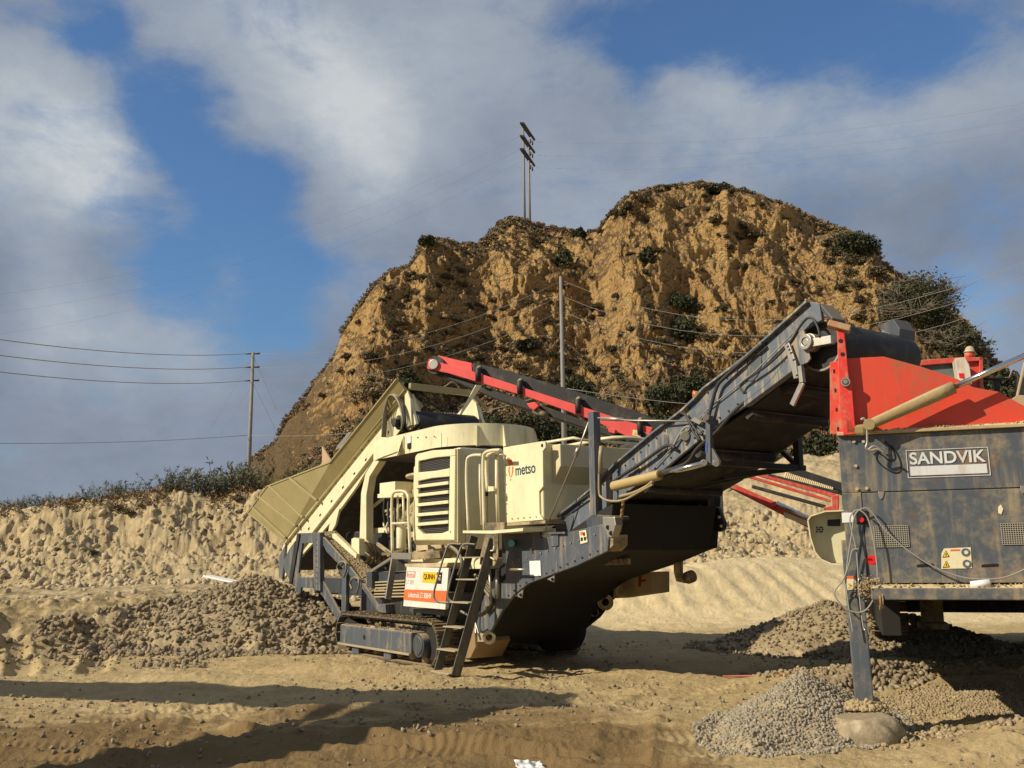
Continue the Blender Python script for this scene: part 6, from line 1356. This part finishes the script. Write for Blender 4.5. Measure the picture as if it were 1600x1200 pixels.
a = T_(820, 350); b = T_(820, 200); MB().tube([(a[0], 0, a[2]-2), (a[0], 0, b[2])], [.2, .14], 8).build('tower_leg', POLEM, tw)
a = T_(828.5, 350); b = T_(828.5, 212, 0); MB().tube([(a[0], 2.0, a[2]-2), (a[0], 2.0, b[2])], [.2, .14], 8).build('tower_leg', POLEM, tw)
for dy in (0, 20, 40.5):
    for ox, oy in ((0, 0), (3.6, .5)):
        p = Vector(T_(813.5+ox, 192+dy+oy*0, -3)); q = Vector(T_(831.5+ox if ox else 828, (218.5 if ox else 213)+dy, 5)); MB().bar(p, q, .28, .30).build('crossarm', BLACK, tw)
    for px, py in ((829, 216), (832, 219)):
        p = Vector(T_(px, py+dy+1, 4)); MB().tube([p, p+Vector((0, 0, -.75))], .12, 8).build('insulator', BLACK, tw)
wires = []
def wire(a, b, sag, r_, label):
    n = 14; pts = []
    for i in range(n+1): t = i/n; p = a.lerp(b, t); p.z -= sag*4*t*(1-t); pts.append(p)
    o = MB().tube(pts, r_, 5).build('overhead_wire', HOSEG if r_ < .03 else HOSE, None); tag(o, label, 'wire')
for k, (py, nm) in enumerate(((552.5, 'top'), (573.5, 'middle'), (594.5, 'lowest'))):
    a = atY(389, py, 62); wire(a, atY(-160, (506, 532, 560)[k], 34), .5, .020, '%s of three thick wires running left from the left pole' % nm)
    wire(atY(402, py, 62), atY(875, (440, 463, 487)[k], 55), 1.3, .009, '%s of three thin wires from the left pole to the central pole' % nm)
    wire(atY(880, (439, 463, 487)[k], 55), atY(1700, (366, 390, 420)[k], 38), 3.0, .009, '%s of three thin wires from the central pole to the right edge' % nm)
wire(atY(-60, 692, 50), atY(387, 680, 62), .2, .018, 'low single wire left of the left utility pole'); wire(atY(387, 680, 62), atY(878, 609, 55), .9, .018, 'low single wire crossing behind the feed hopper to the central pole'); wire(atY(880, 606, 55), atY(1500, 640, 50), .6, .018, 'low single wire right of the central pole above the red conveyor')
for k in range(3):
    wire(atY(832, (222, 242, 262)[k], YT+4), atY(1750, (132, 158, 172)[k], 120), 3.0, .016, '%s high-voltage wire from the tower to the upper right' % ('top', 'middle', 'lowest')[k])
    wire(atY(814, (212, 232, 252)[k], YT), atY(-100, (470, 500, 535)[k], 120), 5.0, .009, '%s high-voltage wire from the tower to the left' % ('top', 'middle', 'lowest')[k])
for (a, b), nm in zip((((396, 556), (432, 640)), ((396, 600), (430, 670)), ((394, 556), (330, 670)), ((394, 602), (345, 680))), ('upper right', 'lower right', 'upper left', 'lower left')):
    wire(atY(*a, 62), atY(*b, 64), 0, .008, '%s guy wire of the left utility pole' % nm)
# ------------------------------------------------------------------ bits on the ground
wb = MB(); a0, a1 = gz(325, 903, .9), gz(384, 912, .9)
for (px0, py0, px1, py1) in ((324, 900, 380, 912), (395, 910, 428, 918)):
    a = atY(px0, py0, 27); b = atY(px1, py1, 26.4); o = MB().bar(a, b, .34, .05).build('white_board', WHITE, None, .006); o.location.z -= .0; tag(o, 'white plank half buried at the foot of the bank' if px0 < 390 else 'short end of a white plank poking out of the dirt right of the longer one', 'plank')
tl = gz(828, 1197, .04); uu, vv = np.meshgrid(np.linspace(-.12, .12, 26), np.linspace(-.08, .08, 20)); hz_ = .07*fbm(uu*16, vv*16, 4, 77, .6)+.03*np.abs(fbm(uu*9+4, vv*9, 2, 78)); ix = np.arange(uu.size).reshape(uu.shape); o = npmesh('white_rag', np.stack([uu+.02*fbm(vv*20, uu*9, 2, 5), vv, hz_], -1).reshape(-1, 3), np.stack([ix[:-1, :-1], ix[:-1, 1:], ix[1:, 1:], ix[1:, :-1]], -1).reshape(-1, 4), WHITE, False); o.modifiers.new('s', 'SOLIDIFY').thickness = .003; o.location = tl; o.rotation_euler = (.25, .1, .4); tag(o, 'scrap of white sheet on the brown soil at the bottom edge', 'scrap')
c = [gz(1331, 1010, .3), gz(1328, 1030, .15), gz(1315, 1048, .05), gz(1290, 1062, .03), gz(1230, 1070, .03), gz(1130, 1062, .04)]
for q in c[3:]: q.z = gzs(q.x, q.y)+.02
o = MB().tube([Vector(q) for q in c], .014, 7, curve=6).build('red_hose', plain('dull_red', (.35, .10, .07)), None); tag(o, 'dull red hose snaking over the soil behind the gravel pile', 'hose')
